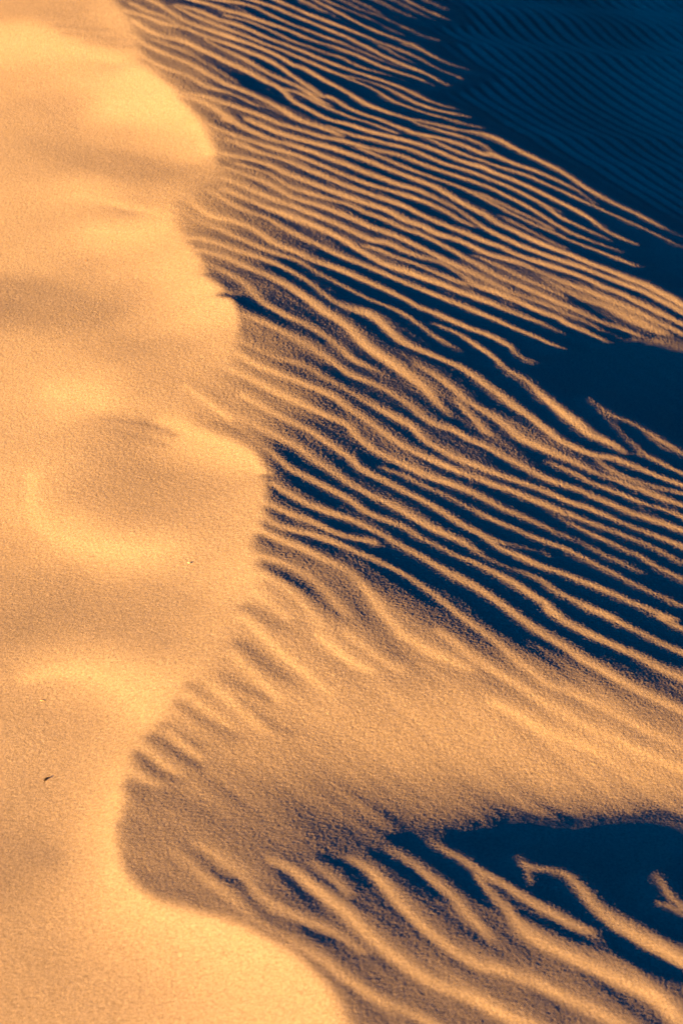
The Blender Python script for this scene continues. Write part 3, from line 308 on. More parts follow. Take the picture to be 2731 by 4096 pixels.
S -0.555,4.316,0.0096,0.409 -0.518,4.27,0.0096,0.409 -0.478,4.226,0.0099,0.409 -0.444,4.203,0.0104,0.317
S -0.574,4.209,0.0112,0.417 -0.537,4.173,0.0117,0.417 -0.493,4.149,0.0121,0.317
S -0.443,4.533,0.0121,0.385 -0.389,4.491,0.0119,0.417 -0.335,4.44,0.0118,0.417 -0.299,4.408,0.0118,0.343
S -0.375,4.569,0.0122,0.417 -0.321,4.526,0.0117,0.417 -0.266,4.454,0.0113,0.401 -0.213,4.393,0.0113,0.368
S -0.433,3.87,0.0144,0.215 -0.381,3.811,0.0141,0.215 -0.344,3.754,0.0139,0.292 -0.308,3.708,0.0141,0.33 -0.273,3.661,0.014,0.343 -0.238,3.615,0.0139,0.317 -0.204,3.572,0.0141,0.292 -0.16,3.531,0.0144,0.292 -0.121,3.5,0.0146,0.33
S -0.38,3.907,0.0128,0.215 -0.334,3.865,0.0125,0.304 -0.297,3.819,0.0124,0.304 -0.244,3.761,0.012,0.304 -0.215,3.699,0.0118,0.304 -0.173,3.648,0.0124,0.304 -0.123,3.606,0.0126,0.304 -0.085,3.577,0.0126,0.304
S -0.183,3.841,0.0143,0.24 -0.122,3.793,0.0137,0.292 -0.08,3.731,0.0149,0.343 -0.033,3.673,0.0149,0.343 0.019,3.606,0.0163,0.343 0.064,3.535,0.0178,0.343 0.108,3.478,0.018,0.343 0.151,3.431,0.0182,0.343 0.2,3.388,0.0186,0.343 0.254,3.361,0.0189,0.343 0.332,3.327,0.0187,0.343 0.366,3.306,0.0186,0.343 0.424,3.281,0.0186,0.343 0.477,3.255,0.0185,0.343 0.645,3.17,0.0182,0.309
S -0.076,3.836,0.0133,0.138 -0.016,3.757,0.0128,0.215 0.016,3.688,0.0121,0.189
S 0.02,3.867,0.0112,0.189 0.067,3.817,0.0125,0.266 0.101,3.755,0.0151,0.343 0.135,3.686,0.0166,0.343 0.173,3.622,0.0167,0.343 0.211,3.561,0.0168,0.343 0.254,3.508,0.0172,0.343 0.298,3.471,0.0175,0.343 0.339,3.446,0.0181,0.343 0.38,3.444,0.0182,0.343 0.434,3.421,0.0179,0.343 0.499,3.393,0.0177,0.343 0.558,3.364,0.0175,0.343 0.611,3.333,0.0173,0.343 0.658,3.305,0.0172,0.343 0.699,3.278,0.0171,0.343 0.856,3.174,0.0168,0.309
S 0.122,3.915,0.0085,0.138 0.175,3.86,0.0083,0.24 0.209,3.812,0.0107,0.292 0.242,3.762,0.0132,0.292 0.281,3.706,0.0127,0.292 0.312,3.642,0.0125,0.292 0.344,3.59,0.0122,0.24 0.364,3.538,0.0118,0.138
S 0.228,3.991,0.0121,0.1 0.262,3.932,0.0125,0.202 0.308,3.89,0.0127,0.24 0.342,3.849,0.0124,0.266 0.38,3.807,0.015,0.266 0.42,3.774,0.0148,0.266 0.458,3.728,0.0147,0.266 0.502,3.691,0.0148,0.266 0.545,3.655,0.0123,0.266 0.583,3.625,0.0125,0.266 0.622,3.61,0.0126,0.189
S 0.345,3.812,0.0105,0.266 0.376,3.739,0.0105,0.266 0.407,3.683,0.0105,0.266 0.427,3.638,0.0145,0.292 0.458,3.584,0.0194,0.33 0.501,3.547,0.0225,0.343 0.555,3.514,0.0227,0.343 0.62,3.481,0.0248,0.343 0.674,3.451,0.0258,0.343 0.728,3.423,0.0266,0.343 0.769,3.39,0.0263,0.33 0.801,3.337,0.025,0.317 0.823,3.295,0.0099,0.266 0.92,3.108,0.0096,0.239
S 0.454,3.939,0.0071,0.138 0.47,3.887,0.0069,0.266 0.484,3.835,0.0065,0.266 0.487,3.782,0.0063,0.087
S 0.47,3.881,0.0109,0.215 0.505,3.865,0.011,0.266 0.553,3.863,0.011,0.215 0.587,3.842,0.0142,0.266 0.607,3.803,0.0167,0.253 0.626,3.755,0.02,0.266 0.645,3.709,0.0243,0.266 0.676,3.668,0.0274,0.317 0.718,3.632,0.0277,0.33 0.761,3.597,0.0298,0.343 0.804,3.571,0.0297,0.343 0.845,3.542,0.0295,0.343 0.879,3.52,0.0098,0.266 1.044,3.417,0.0097,0.239
S 0.813,3.918,0.0085,0.112 0.831,3.853,0.0084,0.266 0.847,3.794,0.0087,0.266 0.875,3.756,0.0092,0.266 0.904,3.729,0.0093,0.266 1.062,3.598,0.0091,0.239
S 0.798,3.766,0.0107,0.164 0.836,3.755,0.0105,0.292 0.871,3.724,0.0101,0.266 0.905,3.695,0.0101,0.292 1.065,3.57,0.0099,0.262
S -0.165,3.631,0.0151,0.292 -0.118,3.6,0.0151,0.292 -0.078,3.575,0.0152,0.292 -0.032,3.55,0.0148,0.292 0.018,3.505,0.0142,0.292 0.052,3.468,0.0139,0.292
S -0.127,3.498,0.0142,0.33 -0.048,3.429,0.0139,0.356 -0.004,3.377,0.0136,0.356 0.04,3.338,0.0139,0.356 0.083,3.308,0.0141,0.356 0.131,3.285,0.0141,0.356 0.19,3.255,0.014,0.356 0.242,3.224,0.0139,0.356 0.408,3.127,0.0137,0.32
D -0.455,7.112,0.0264,-0.03 -0.398,7.09,0.0242,-0.03 -0.334,7.029,0.0218,-0.03 -0.262,6.963,0.0223,0 -0.168,6.918,0.0226,-0.01 -0.074,6.852,0.0221,-0.03
D -0.494,7.388,0.0506,0.05 -0.419,7.353,0.0482,0.03 -0.319,7.267,0.0436,0.03 -0.22,7.155,0.039,0.03 -0.122,7.025,0.0384,0.03 -0.028,6.939,0.0408,0.03 0.066,6.869,0.0415,0.03
D -0.519,7.318,0.0297,0.05 -0.461,7.224,0.0298,0.05 -0.41,7.159,0.0333,0.08 -0.352,7.142,0.0365,0.1
D -0.364,6.947,0.0241,0.1 -0.306,6.882,0.0252,0.09 -0.235,6.82,0.0266,0.09 -0.165,6.767,0.0264,0.09 -0.072,6.677,0.0257,0.09
D -0.243,5.755,0.0263,0.06 -0.184,5.681,0.0261,0.02 -0.143,5.636,0.0261,0.04
D -0.235,5.168,0.0233,0.1 -0.188,5.116,0.0234,0.05 -0.131,5.068,0.0229,0.03 -0.093,5.025,0.0203,0.08 -0.055,4.949,0.022,0.12 0.018,4.92,0.0245,0.13
D -0.094,5.098,0.0306,0.06 -0.019,5.087,0.0279,0.06 0.037,5.018,0.0221,0.07 0.073,4.902,0.0214,0.08 0.127,4.821,0.0218,0.1 0.162,4.742,0.0207,0.12
D -0.283,4.934,0.0295,0.16 -0.237,4.882,0.0288,0.16 -0.2,4.838,0.0281,0.16
D -0.298,4.746,0.0317,0.14 -0.257,4.708,0.0315,0.14 -0.203,4.661,0.0328,0.14 -0.143,4.631,0.0343,0.17
D -0.342,4.618,0.0185,0.2 -0.299,4.583,0.0192,0.15 -0.253,4.564,0.0201,0.15 -0.2,4.541,0.0201,0.15
D -0.304,4.522,0.0174,0.15 -0.25,4.491,0.0164,0.15 -0.197,4.435,0.0163,0.15 -0.138,4.4,0.017,0.15
D -0.431,4.571,0.017,0.19 -0.392,4.543,0.0161,0.19 -0.337,4.485,0.0155,0.19 -0.301,4.447,0.0156,0.19
D -0.462,4.498,0.0176,0.18 -0.422,4.464,0.0179,0.13 -0.368,4.423,0.0183,0.13 -0.333,4.4,0.0178,0.13 -0.297,4.361,0.017,0.13
D -0.494,4.406,0.0156,0.12 -0.443,4.358,0.0157,0.12 -0.397,4.321,0.0158,0.12
D -0.527,4.348,0.018,0.08 -0.481,4.316,0.0175,0.08 -0.435,4.273,0.0173,0.08 -0.386,4.236,0.0175,0.08
D -0.559,4.275,0.019,0.13 -0.525,4.228,0.0198,0.09 -0.483,4.195,0.0213,0.09 -0.438,4.172,0.0218,0.09
D -0.578,4.142,0.0203,0.09 -0.543,4.125,0.0194,0.09 -0.498,4.09,0.0185,0.09 -0.46,4.058,0.0182,0.09
D -0.574,3.967,0.0283,0.12 -0.548,3.91,0.0278,0.12 -0.517,3.829,0.0283,0.12 -0.473,3.773,0.0309,0.12 -0.427,3.742,0.0325,0.12
D -0.424,3.887,0.0133,0.08 -0.366,3.846,0.0126,0.03 -0.329,3.789,0.0123,-0.01 -0.294,3.754,0.013,-0.04 -0.259,3.731,0.0124,-0.03 -0.234,3.683,0.0113,0.01 -0.205,3.615,0.0119,0.05 -0.155,3.573,0.0127,0.04 -0.084,3.522,0.0127,0.04
D -0.485,3.767,0.0131,0.07 -0.454,3.746,0.0131,0.07
D -0.447,3.706,0.019,0.09 -0.39,3.691,0.0185,0.09 -0.338,3.658,0.0178,0.09 -0.287,3.617,0.0176,0.09
D -0.175,3.793,0.0176,0.03 -0.133,3.746,0.0169,-0.03 -0.091,3.675,0.0169,-0.03 -0.039,3.624,0.0173,0.02
D -0.046,3.863,0.0213,-0.04 0.008,3.837,0.0205,-0.04 0.049,3.79,0.019,-0.04 0.072,3.749,0.0182,0
D 0.101,3.896,0.0207,-0.05 0.162,3.842,0.02,-0.05 0.208,3.781,0.0188,-0.05 0.241,3.723,0.0183,-0.05
D 0.16,3.974,0.0316,-0.06 0.221,3.959,0.0302,-0.06 0.26,3.897,0.0273,-0.06 0.305,3.823,0.0265,-0.06 0.356,3.726,0.0259,-0.06
D 0.066,3.717,0.0174,0.03 0.121,3.594,0.0174,0.02 0.175,3.499,0.0186,0.03 0.242,3.481,0.0198,0.06
D -0.162,3.56,0.015,0.06 -0.106,3.539,0.0149,0 -0.049,3.517,0.0149,0 0.007,3.504,0.0145,0 0.052,3.464,0.0138,0
D 0.238,3.65,0.0136,0 0.291,3.563,0.0139,0 0.344,3.526,0.0144,0 0.361,3.511,0.0142,0.04
D 0.079,3.41,0.0197,0.1 0.149,3.353,0.0199,0.1 0.224,3.317,0.0201,0.1 0.305,3.282,0.02,0.1
D -0.037,3.417,0.0183,0.1 0.023,3.325,0.0182,0.1 0.077,3.264,0.0187,0.1 0.125,3.233,0.0192,0.1 0.287,3.124,0.0188,0.09
D 0.446,3.657,0.0171,-0.06 0.525,3.623,0.0168,-0.06 0.59,3.581,0.0166,-0.06 0.673,3.546,0.0167,-0.06 0.757,3.522,0.0166,-0.06 0.837,3.486,0.0164,-0.06 0.871,3.468,0.0163,-0.06 1.044,3.384,0.016,-0.054
D 0.569,3.482,0.013,0.04 0.618,3.458,0.0128,0 0.66,3.426,0.0125,0 0.721,3.371,0.012,0 0.739,3.335,0.0113,0 0.836,3.143,0.011,0
D 0.328,3.515,0.02,0.05 0.411,3.494,0.0196,0.05 0.465,3.455,0.0192,0.05 0.546,3.421,0.0193,0.05
D 0.322,3.412,0.0191,0.09 0.403,3.378,0.0188,0.09 0.483,3.329,0.0185,0.09 0.535,3.299,0.0185,0.09 0.7,3.204,0.0181,0.081
S -0.825,10.525,0.0191,0.33 -0.766,10.507,0.0185,0.33 -0.692,10.476,0.0174,0.33 -0.604,10.414,0.0167,0.33
S -0.851,10.367,0.0154,0.266 -0.756,10.334,0.0145,0.317 -0.668,10.289,0.0137,0.317 -0.597,10.262,0.0137,0.317
S -0.863,10.346,0.0123,0.292 -0.803,10.289,0.0126,0.33 -0.751,10.25,0.0134,0.33 -0.678,10.217,0.0136,0.33 -0.593,10.173,0.0135,0.33
S -1.033,10.423,0.0163,0.343 -0.988,10.384,0.0151,0.343 -0.925,10.314,0.0139,0.343 -0.871,10.247,0.0137,0.343 -0.803,10.17,0.0153,0.343 -0.731,10.14,0.0171,0.343 -0.659,10.113,0.0171,0.343 -0.589,10.078,0.0168,0.343
S -1.081,10.303,0.0137,0.33 -0.997,10.224,0.0143,0.33 -0.923,10.186,0.0145,0.33 -0.864,10.138,0.0133,0.266 -0.812,10.089,0.014,0.292 -0.776,10.082,0.0154,0.33 -0.704,10.036,0.0153,0.33 -0.632,10.001,0.0154,0.33 -0.584,9.974,0.0151,0.33
S -1.099,10.183,0.0147,0.385 -1.013,10.155,0.014,0.356 -0.939,10.108,0.0137,0.356 -0.882,10.087,0.0154,0.356 -0.812,10.092,0.0164,0.266
S -0.688,9.997,0.0126,0.228 -0.636,9.93,0.013,0.292 -0.579,9.86,0.0133,0.292
S -1.048,10.074,0.0169,0.385 -0.995,10.009,0.0183,0.33 -0.921,9.95,0.0212,0.33 -0.85,9.926,0.0228,0.33 -0.772,9.903,0.0207,0.33 -0.692,9.826,0.019,0.33 -0.626,9.747,0.019,0.33 -0.57,9.675,0.0188,0.33
S -0.937,9.887,0.0142,0.266 -0.864,9.831,0.0148,0.266 -0.793,9.796,0.0141,0.266 -0.718,9.694,0.013,0.228 -0.644,9.579,0.0128,0.202 -0.56,9.476,0.0123,0.176 -0.502,9.407,0.0119,0.138
S -1.036,9.911,0.0148,0.385 -0.965,9.797,0.0163,0.33 -0.892,9.741,0.018,0.33 -0.833,9.678,0.018,0.266 -0.781,9.62,0.0184,0.33 -0.709,9.539,0.0174,0.33 -0.636,9.447,0.0169,0.33 -0.555,9.373,0.0171,0.33
S -0.999,9.717,0.0142,0.385 -0.928,9.585,0.0155,0.343 -0.852,9.482,0.0186,0.343 -0.783,9.437,0.0195,0.343 -0.719,9.386,0.0175,0.343 -0.656,9.313,0.0173,0.343 -0.602,9.286,0.0191,0.266 -0.55,9.273,0.0197,0.266
S -0.939,9.467,0.0139,0.401 -0.863,9.354,0.0136,0.33 -0.789,9.246,0.0137,0.33 -0.733,9.188,0.0161,0.292 -0.674,9.177,0.0171,0.33 -0.608,9.155,0.0159,0.33 -0.543,9.12,0.0151,0.33
S -0.779,9.18,0.0243,0.385 -0.731,9.151,0.0241,0.33 -0.671,9.126,0.0225,0.33 -0.604,9.08,0.0188,0.33 -0.551,8.998,0.0171,0.33 -0.493,8.907,0.0175,0.33
S -0.704,9.015,0.0118,0.417 -0.661,8.932,0.0125,0.33 -0.605,8.846,0.014,0.33 -0.541,8.789,0.0146,0.33
D -0.75,9.132,0.0231,0.04 -0.694,9.065,0.0224,0.04 -0.624,8.968,0.0224,0.04 -0.541,8.844,0.0226,0.04
D -1.053,10.313,0.0246,0.08 -0.963,10.24,0.026,0.08 -0.89,10.217,0.026,0.08 -0.838,10.169,0.0235,0.08
D -0.994,10.185,0.0233,0.08 -0.921,10.154,0.0227,0.08 -0.863,10.124,0.0221,0.08
D -0.941,9.944,0.0212,0.06 -0.854,9.888,0.0221,0.06 -0.763,9.852,0.0214,0.06 -0.682,9.762,0.0196,0.06
S -1.054,5.891,0.0278,0.465 -1.019,5.641,0.0277,0.465 -0.926,5.495,0.0349,0.465 -0.817,5.409,0.0397,0.465 -0.699,5.346,0.0426,0.465 -0.573,5.339,0.0434,0.433
S -0.637,6.218,0.0289,0.433 -0.523,6.12,0.0288,0.481 -0.395,5.995,0.0278,0.481 -0.309,5.894,0.0234,0.481 -0.263,5.772,0.0204,0.481
S -1.038,6.473,0.0764,0.449 -0.921,6.426,0.0702,0.449 -0.858,6.348,0.0586,0.449
S -1.743,9.893,0.0792,0.465 -1.474,9.828,0.0765,0.465 -1.249,9.729,0.0727,0.465 -1.092,9.65,0.0726,0.465
S -0.946,9.414,0.0532,0.497 -0.78,9.116,0.0489,0.497 -0.663,8.852,0.0413,0.497 -0.59,8.575,0.038,0.497
S -1.037,7.849,0.0466,0.449 -0.877,7.789,0.0498,0.449 -0.735,7.83,0.0484,0.449
S -1.137,8.212,0.0383,0.425 -1.016,8.121,0.0377,0.425 -0.837,7.987,0.0373,0.425 -0.721,7.903,0.0374,0.425
S -0.917,4.662,0.0373,0.425 -0.83,4.687,0.0376,0.473 -0.699,4.648,0.0338,0.473 -0.603,4.556,0.0285,0.473 -0.545,4.45,0.0264,0.473
S -0.606,4.146,0.0165,0.473 -0.603,3.917,0.0159,0.473 -0.576,3.758,0.0158,0.473 -0.498,3.652,0.0184,0.473 -0.381,3.604,0.0195,0.473 -0.265,3.555,0.0188,0.473 -0.16,3.467,0.0176,0.473 -0.082,3.382,0.0165,0.473 -0.029,3.283,0.0157,0.473
D -0.832,6.234,0.0208,0.25 -0.697,6.193,0.0199,0.17 -0.584,6.113,0.0186,0.25
D -0.849,6.173,0.0168,0.27 -0.737,6.117,0.0165,0.2 -0.61,6.046,0.0162,0.26
D -0.957,8.051,0.0209,0.26 -0.875,7.992,0.0214,0.18 -0.817,7.965,0.0222,0.26
D -1.375,9.921,0.0211,0.25 -1.11,9.864,0.021,0.25
D -1.259,9.841,0.0207,0.25 -1.037,9.767,0.0206,0.25
D -1.426,9.995,0.0216,0.26 -1.185,9.971,0.0216,0.26
D -1.041,8.592,0.0883,0.26 -0.849,8.387,0.0965,0.24 -0.635,8.321,0.1032,0.26
D -1.406,7.379,0.0904,0.22 -1.184,7.275,0.088,0.22 -0.938,7.084,0.0855,0.24
D -0.792,5.736,0.078,0.26 -0.639,5.651,0.0819,0.26 -0.482,5.688,0.0818,0.26
D -0.912,3.903,0.0535,0.215 -0.772,3.87,0.0533,0.22
D -0.546,6.498,0.015,0.26 -0.444,6.375,0.0143,0.2 -0.369,6.255,0.0136,0.2
D -0.485,6.558,0.0126,0.26 -0.385,6.443,0.0121,0.2 -0.285,6.289,0.0115,0.15
S -0.575,6.452,0.0099,0.409 -0.472,6.312,0.0095,0.449 -0.388,6.175,0.0092,0.449'''
LEFT = '''-1.704,10.275,0.3 -1.399,10.15,0.281 -1.175,10.108,0.364 -1.633,9.885,0.46 -1.474,9.828,0.46 -1.294,9.748,0.412 -1.145,10.011,0.348 -1.074,9.69,0.348 -1.275,10.007,0.2715 -1.172,9.828,0.281 -1.545,9.496,0.348 -1.227,9.494,0.396 -0.944,9.39,0.492 -0.778,9.094,0.524 -0.987,9.137,0.492 -1.362,9.177,0.3 -1.53,9.045,0.3 -0.683,8.85,0.508 -0.609,8.579,0.428 -0.798,8.77,0.38 -1.064,8.847,0.332 -1.14,8.606,0.243 -0.932,8.462,0.224 -0.771,8.369,0.2525 -1.293,8.738,0.2715 -0.637,8.364,0.281 -1.407,8.545,0.316 -1.442,8.216,0.348 -1.14,8.245,0.396 -1.018,8.151,0.38 -0.894,8.008,0.243 -0.954,8.05,0.2715 -0.8,7.986,0.364 -0.989,7.818,0.428 -0.879,7.812,0.428 -0.772,7.836,0.428 -0.705,7.942,0.364 -1.073,7.936,0.348 -1.261,7.958,0.332 -1.221,7.6,0.316 -1.354,7.666,0.332 -0.855,7.502,0.364 -0.636,7.419,0.444 -0.518,7.195,0.46 -1.037,7.536,0.2905 -1.282,7.363,0.205 -1.318,7.24,0.186 -1.143,7.227,0.224 -0.988,7.069,0.2335 -0.725,6.975,0.332 -0.556,6.96,0.428 -0.439,6.962,0.46 -0.923,7.275,0.281 -0.791,6.76,0.2525 -0.592,6.731,0.2905 -0.461,6.712,0.348 -0.416,6.802,0.348 -1.184,6.745,0.332 -1.019,6.59,0.348 -0.921,6.42,0.444 -0.964,6.374,0.428 -0.869,6.379,0.412 -1.12,6.487,0.364 -1.148,6.321,0.332 -0.732,6.445,0.281 -0.556,6.406,0.2715 -0.417,6.46,0.281 -0.807,6.217,0.2525 -0.695,6.161,0.205 -0.832,6.154,0.3 -0.734,6.085,0.243 -0.588,6.165,0.412 -0.49,6.08,0.444 -0.395,5.99,0.46 -0.316,5.883,0.46 -0.703,6.269,0.332 -0.797,5.941,0.262 -0.67,5.846,0.2335 -0.622,5.617,0.2335 -0.488,5.782,0.2715 -0.337,5.684,0.3 -0.278,5.639,0.364 -0.855,5.773,0.281 -0.991,5.932,0.348 -1.058,5.865,0.364 -1.016,5.64,0.396 -0.928,5.515,0.428 -0.818,5.413,0.444 -0.699,5.346,0.444 -0.586,5.335,0.412 -0.684,5.511,0.262 -0.512,5.484,0.281 -0.396,5.414,0.3 -0.296,5.366,0.348 -0.454,5.219,0.316 -0.302,5.175,0.396 -0.257,5.042,0.396 -1.063,5.443,0.2905 -1.029,5.195,0.2525 -0.868,5.229,0.243 -0.647,5.076,0.2525 -0.907,4.99,0.224 -0.699,4.92,0.2335 -0.505,4.968,0.2715 -0.369,4.898,0.332 -0.991,4.922,0.224 -0.559,4.807,0.2525 -0.805,4.688,0.364 -0.699,4.641,0.428 -0.603,4.556,0.46 -0.546,4.47,0.428 -0.891,4.66,0.2905 -0.895,4.482,0.2715 -0.721,4.476,0.262 -0.823,4.292,0.281 -0.645,4.332,0.348 -0.69,4.18,0.2905 -0.609,4.202,0.412 -0.608,4.071,0.46 -0.607,3.936,0.492 -0.847,4.103,0.262 -0.746,4.041,0.2715 -0.858,3.92,0.186 -0.773,3.879,0.224 -0.84,3.792,0.205 -0.682,3.884,0.332 -0.555,3.739,0.492 -0.482,3.659,0.508 -0.382,3.628,0.492 -0.641,3.707,0.332 -0.785,3.624,0.2715 -0.518,3.56,0.412 -0.303,3.549,0.492 -0.194,3.48,0.492 -0.098,3.414,0.46 -0.045,3.338,0.46 -0.352,3.475,0.428 -0.566,3.494,0.332 -0.702,3.471,0.2525 -0.771,3.429,0.2715 -0.556,3.382,0.281 -0.397,3.345,0.364 -0.242,3.355,0.428 -0.106,3.309,0.428 -0.746,3.317,0.281 -0.497,3.298,0.3'''
RIGHT = '''-1.069,10.165,0.12 -0.984,9.91,0.14 -0.93,9.485,0.15 -0.795,9.35,0.12 -0.674,9.048,0.1 -0.513,8.596,0.1 -0.829,9.84,0.071 -0.738,10.127,0.042 -0.61,9.76,0.013 -0.643,10.424,-0.0015 -0.462,9.288,-0.016 -0.502,8.325,0.12 -0.588,8.148,0.16 -0.655,8.022,0.2 -0.643,7.827,0.18 -0.563,7.678,0.12 -0.532,7.435,0.11 -0.453,7.252,0.071 -0.404,9.998,-0.045 -0.305,10.433,-0.074 -0.183,9.881,-0.0885 -0.367,8.869,0.013 -0.355,8.471,0.0565 -0.417,8.068,0.071 -0.403,7.695,0.0565 -0.248,8.008,0.0275 -0.258,8.414,0.0275 -0.168,8.883,-0.016 -0.148,7.495,-0.045 0.036,10.258,-0.1175 0.272,10.749,-0.132 0.487,10.221,-0.132 0.137,9.309,-0.103 0.351,9.444,-0.1175 0.758,10.943,-0.1465 0.907,9.676,-0.1465 0.445,9.114,-0.1175 0.64,8.863,-0.1175 1.021,8.543,-0.1175 1.387,8.248,-0.103 1.612,11.932,-0.1465 1.571,9.608,-0.1465 1.153,9.92,-0.1465 0.032,8.772,-0.016 0.229,8.646,-0.045 -0.065,8.408,-0.0015 0.03,8.113,-0.0015 0.219,8.17,-0.016 0.413,8.262,-0.0595 0.594,8.049,-0.045 0.395,7.783,-0.016 0.578,7.761,0.0275 0.759,7.711,0.013 0.934,7.598,0.013 1.119,7.601,0.0275 1.264,7.583,0.071 1.322,7.752,-0.016 0.892,8.208,-0.074 1.162,8.012,-0.074 0.376,7.281,-0.0885 0.202,7.328,-0.074 0.545,7.181,-0.103 0.72,7.178,-0.1175 0.9,7.224,-0.132 0.886,7.074,-0.132 1.086,7.293,-0.132 1.38,7.467,-0.132 1.223,6.963,-0.132 1.004,6.599,-0.1175 0.857,6.769,-0.132 0.697,6.88,-0.1175 1.156,6.486,-0.103 1.219,6.348,-0.0885 0.618,6.964,-0.103 -0.376,7.042,-0.0015 -0.307,6.992,0.013 -0.352,6.842,0.12 -0.299,6.726,0.1 -0.326,6.561,0.15 -0.351,6.39,0.2 -0.445,6.393,0.24 -0.406,6.225,0.22 -0.337,6.043,0.16 -0.257,6.395,0.12 -0.135,6.601,0.0275 -0.058,7.17,-0.016 0.027,7.02,-0.016 0.107,6.669,0.013 0.271,6.713,0.042 0.347,6.556,0.0275 0.181,6.327,0.013 0.025,6.281,0.013 -0.127,6.071,-0.0015 -0.197,5.853,-0.0015 -0.191,5.59,0.013 -0.049,5.631,-0.0305 0.097,5.829,-0.0305 0.422,6.415,-0.045 0.482,6.083,0.0275 0.573,6.288,0.013 0.327,6.045,-0.0015 0.72,6.164,-0.016 0.62,5.875,-0.045 0.866,6.052,-0.045 1.017,6.018,-0.0015 1.07,5.823,-0.045 0.913,5.775,-0.074 0.743,5.567,-0.103 0.952,5.482,-0.103 0.598,5.577,-0.0885 0.455,5.617,-0.074 0.315,5.72,-0.045 0.165,5.528,-0.016 0.022,5.401,-0.045 0.23,5.346,-0.074 0.439,5.326,-0.0885 0.567,5.174,-0.0885 0.842,5.159,-0.103 0.966,5.057,-0.103 -0.186,5.396,0.0275 -0.114,5.235,0.042 -0.181,5.169,0.1 -0.045,5.058,0.1 0.089,5.133,0.013 0.153,4.983,0.0855 0.086,4.93,0.11 0.29,5.097,-0.016 0.348,4.908,0.042 0.479,4.89,-0.016 0.613,4.903,-0.0015 0.731,4.759,0.0275 0.864,4.784,0.013 0.987,4.712,0.0565 -0.214,4.931,0.27 -0.108,4.836,0.24 -0.176,4.973,0.2 -0.288,4.805,0.28 -0.233,4.678,0.24 -0.043,4.656,0.24 0.021,4.851,0.2 0.085,4.759,0.18 0.215,4.821,0.13 0.083,4.576,0.27 -0.042,4.477,0.285 -0.356,4.609,0.27 -0.414,4.532,0.25 -0.226,4.461,0.255 0.274,4.671,0.2 0.27,4.558,0.27 0.394,4.524,0.315 0.402,4.687,0.14 0.526,4.626,0.15 0.582,4.512,0.275 0.655,4.644,0.14 0.777,4.576,0.155 0.9,4.528,0.155 0.705,4.482,0.295 -0.283,4.331,0.225 -0.4,4.266,0.195 -0.479,4.203,0.175 -0.161,4.29,0.225 0.019,4.308,0.235 0.203,4.383,0.265 0.386,4.358,0.265 0.57,4.35,0.255 0.757,4.36,0.275 0.906,4.362,0.295 -0.334,4.143,0.13 -0.158,4.144,0.12 0.019,4.167,0.12 0.198,4.189,0.12 0.377,4.194,0.13 0.559,4.203,0.12 0.743,4.229,0.15 0.93,4.255,0.18 0.136,4.082,0.071 0.314,4.125,0.071 0.494,4.15,0.042 0.252,4.052,-0.0015 0.368,4.04,-0.074 0.489,4.082,-0.0885 0.675,4.163,0.042 0.669,4.106,-0.1175 0.854,4.148,-0.1175 0.924,4.213,0.0275 0.596,3.983,-0.1465 0.777,4.02,-0.1465 0.898,4.04,-0.1465 0.476,3.937,-0.132 0.697,3.852,-0.1465 0.864,3.82,-0.132 0.793,3.717,-0.103 -0.526,4.063,0.13 -0.527,3.933,0.12 -0.439,3.978,0.13 -0.484,3.826,0.12 -0.326,3.988,0.12 -0.212,4,0.1 -0.096,3.973,0.042 0.018,3.965,0.0275 -0.371,3.795,0.12 -0.418,3.681,0.14 -0.253,3.642,0.1 -0.144,3.607,0.042 -0.089,3.52,0.071 -0.205,3.799,0.071 -0.093,3.761,0.013 0.018,3.705,0.013 0.125,3.621,0.0275 0.184,3.777,-0.016 0.07,3.484,0.042 0.017,3.446,0.065 0.12,3.378,0.071 0.037,3.312,0.125 0.067,3.244,0.115 0.227,3.462,0.042 0.221,3.317,0.071 0.338,3.556,0.0275 0.447,3.574,0.0275 0.382,3.411,0.071 0.542,3.433,0.042 0.532,3.318,0.071 0.705,3.458,0.013 0.805,3.398,0.0275 0.689,3.323,0.042'''
CREST = '''-1.228,10.58,0.0137 -1.159,10.311,0.0185 -1.061,10.062,0.0175 -0.996,9.728,0.0204 -0.967,9.556,0.024 -0.82,9.263,0.0157 -0.727,9.079,0.0093 -0.654,8.865,0.0105 -0.582,8.613,0.0118 -0.546,8.456,0.0147 -0.543,8.316,0.0294 -0.625,8.147,0.0635 -0.717,7.983,0.0374 -0.7,7.863,0.0182 -0.634,7.673,0.0154 -0.559,7.456,0.0117 -0.477,7.218,0.0096 -0.428,7.083,0.0054 -0.388,6.926,0.0065 -0.388,6.769,0.0112 -0.392,6.617,0.0226 -0.417,6.46,0.0502 -0.487,6.299,0.057 -0.528,6.194,0.023 -0.396,6.019,0.0147 -0.317,5.924,0.0131 -0.269,5.801,0.0078 -0.247,5.679,0.0072 -0.249,5.551,0.0101 -0.256,5.425,0.0103 -0.28,5.318,0.0098 -0.251,5.191,0.014 -0.237,5.04,0.0279 -0.29,4.866,0.0511 -0.335,4.721,0.0525 -0.427,4.549,0.038 -0.5,4.422,0.021 -0.558,4.31,0.0165 -0.577,4.178,0.0101 -0.578,4.062,0.0098 -0.581,3.912,0.0094 -0.555,3.803,0.0094 -0.52,3.726,0.0101 -0.449,3.656,0.0096 -0.37,3.611,0.0086 -0.282,3.567,0.0085 -0.205,3.522,0.0083 -0.119,3.457,0.0104 -0.056,3.375,0.0122 -0.014,3.301,0.0139 0.016,3.223,0.0157 0.046,3.134,0.0154'''
num = lambda t: [[float(v) for v in p.split(',')] for p in t.split()]
dune = Dune([(l[0], num(l[2:])) for l in STROKES.split('\n')], num(LEFT), num(RIGHT), num(CREST))

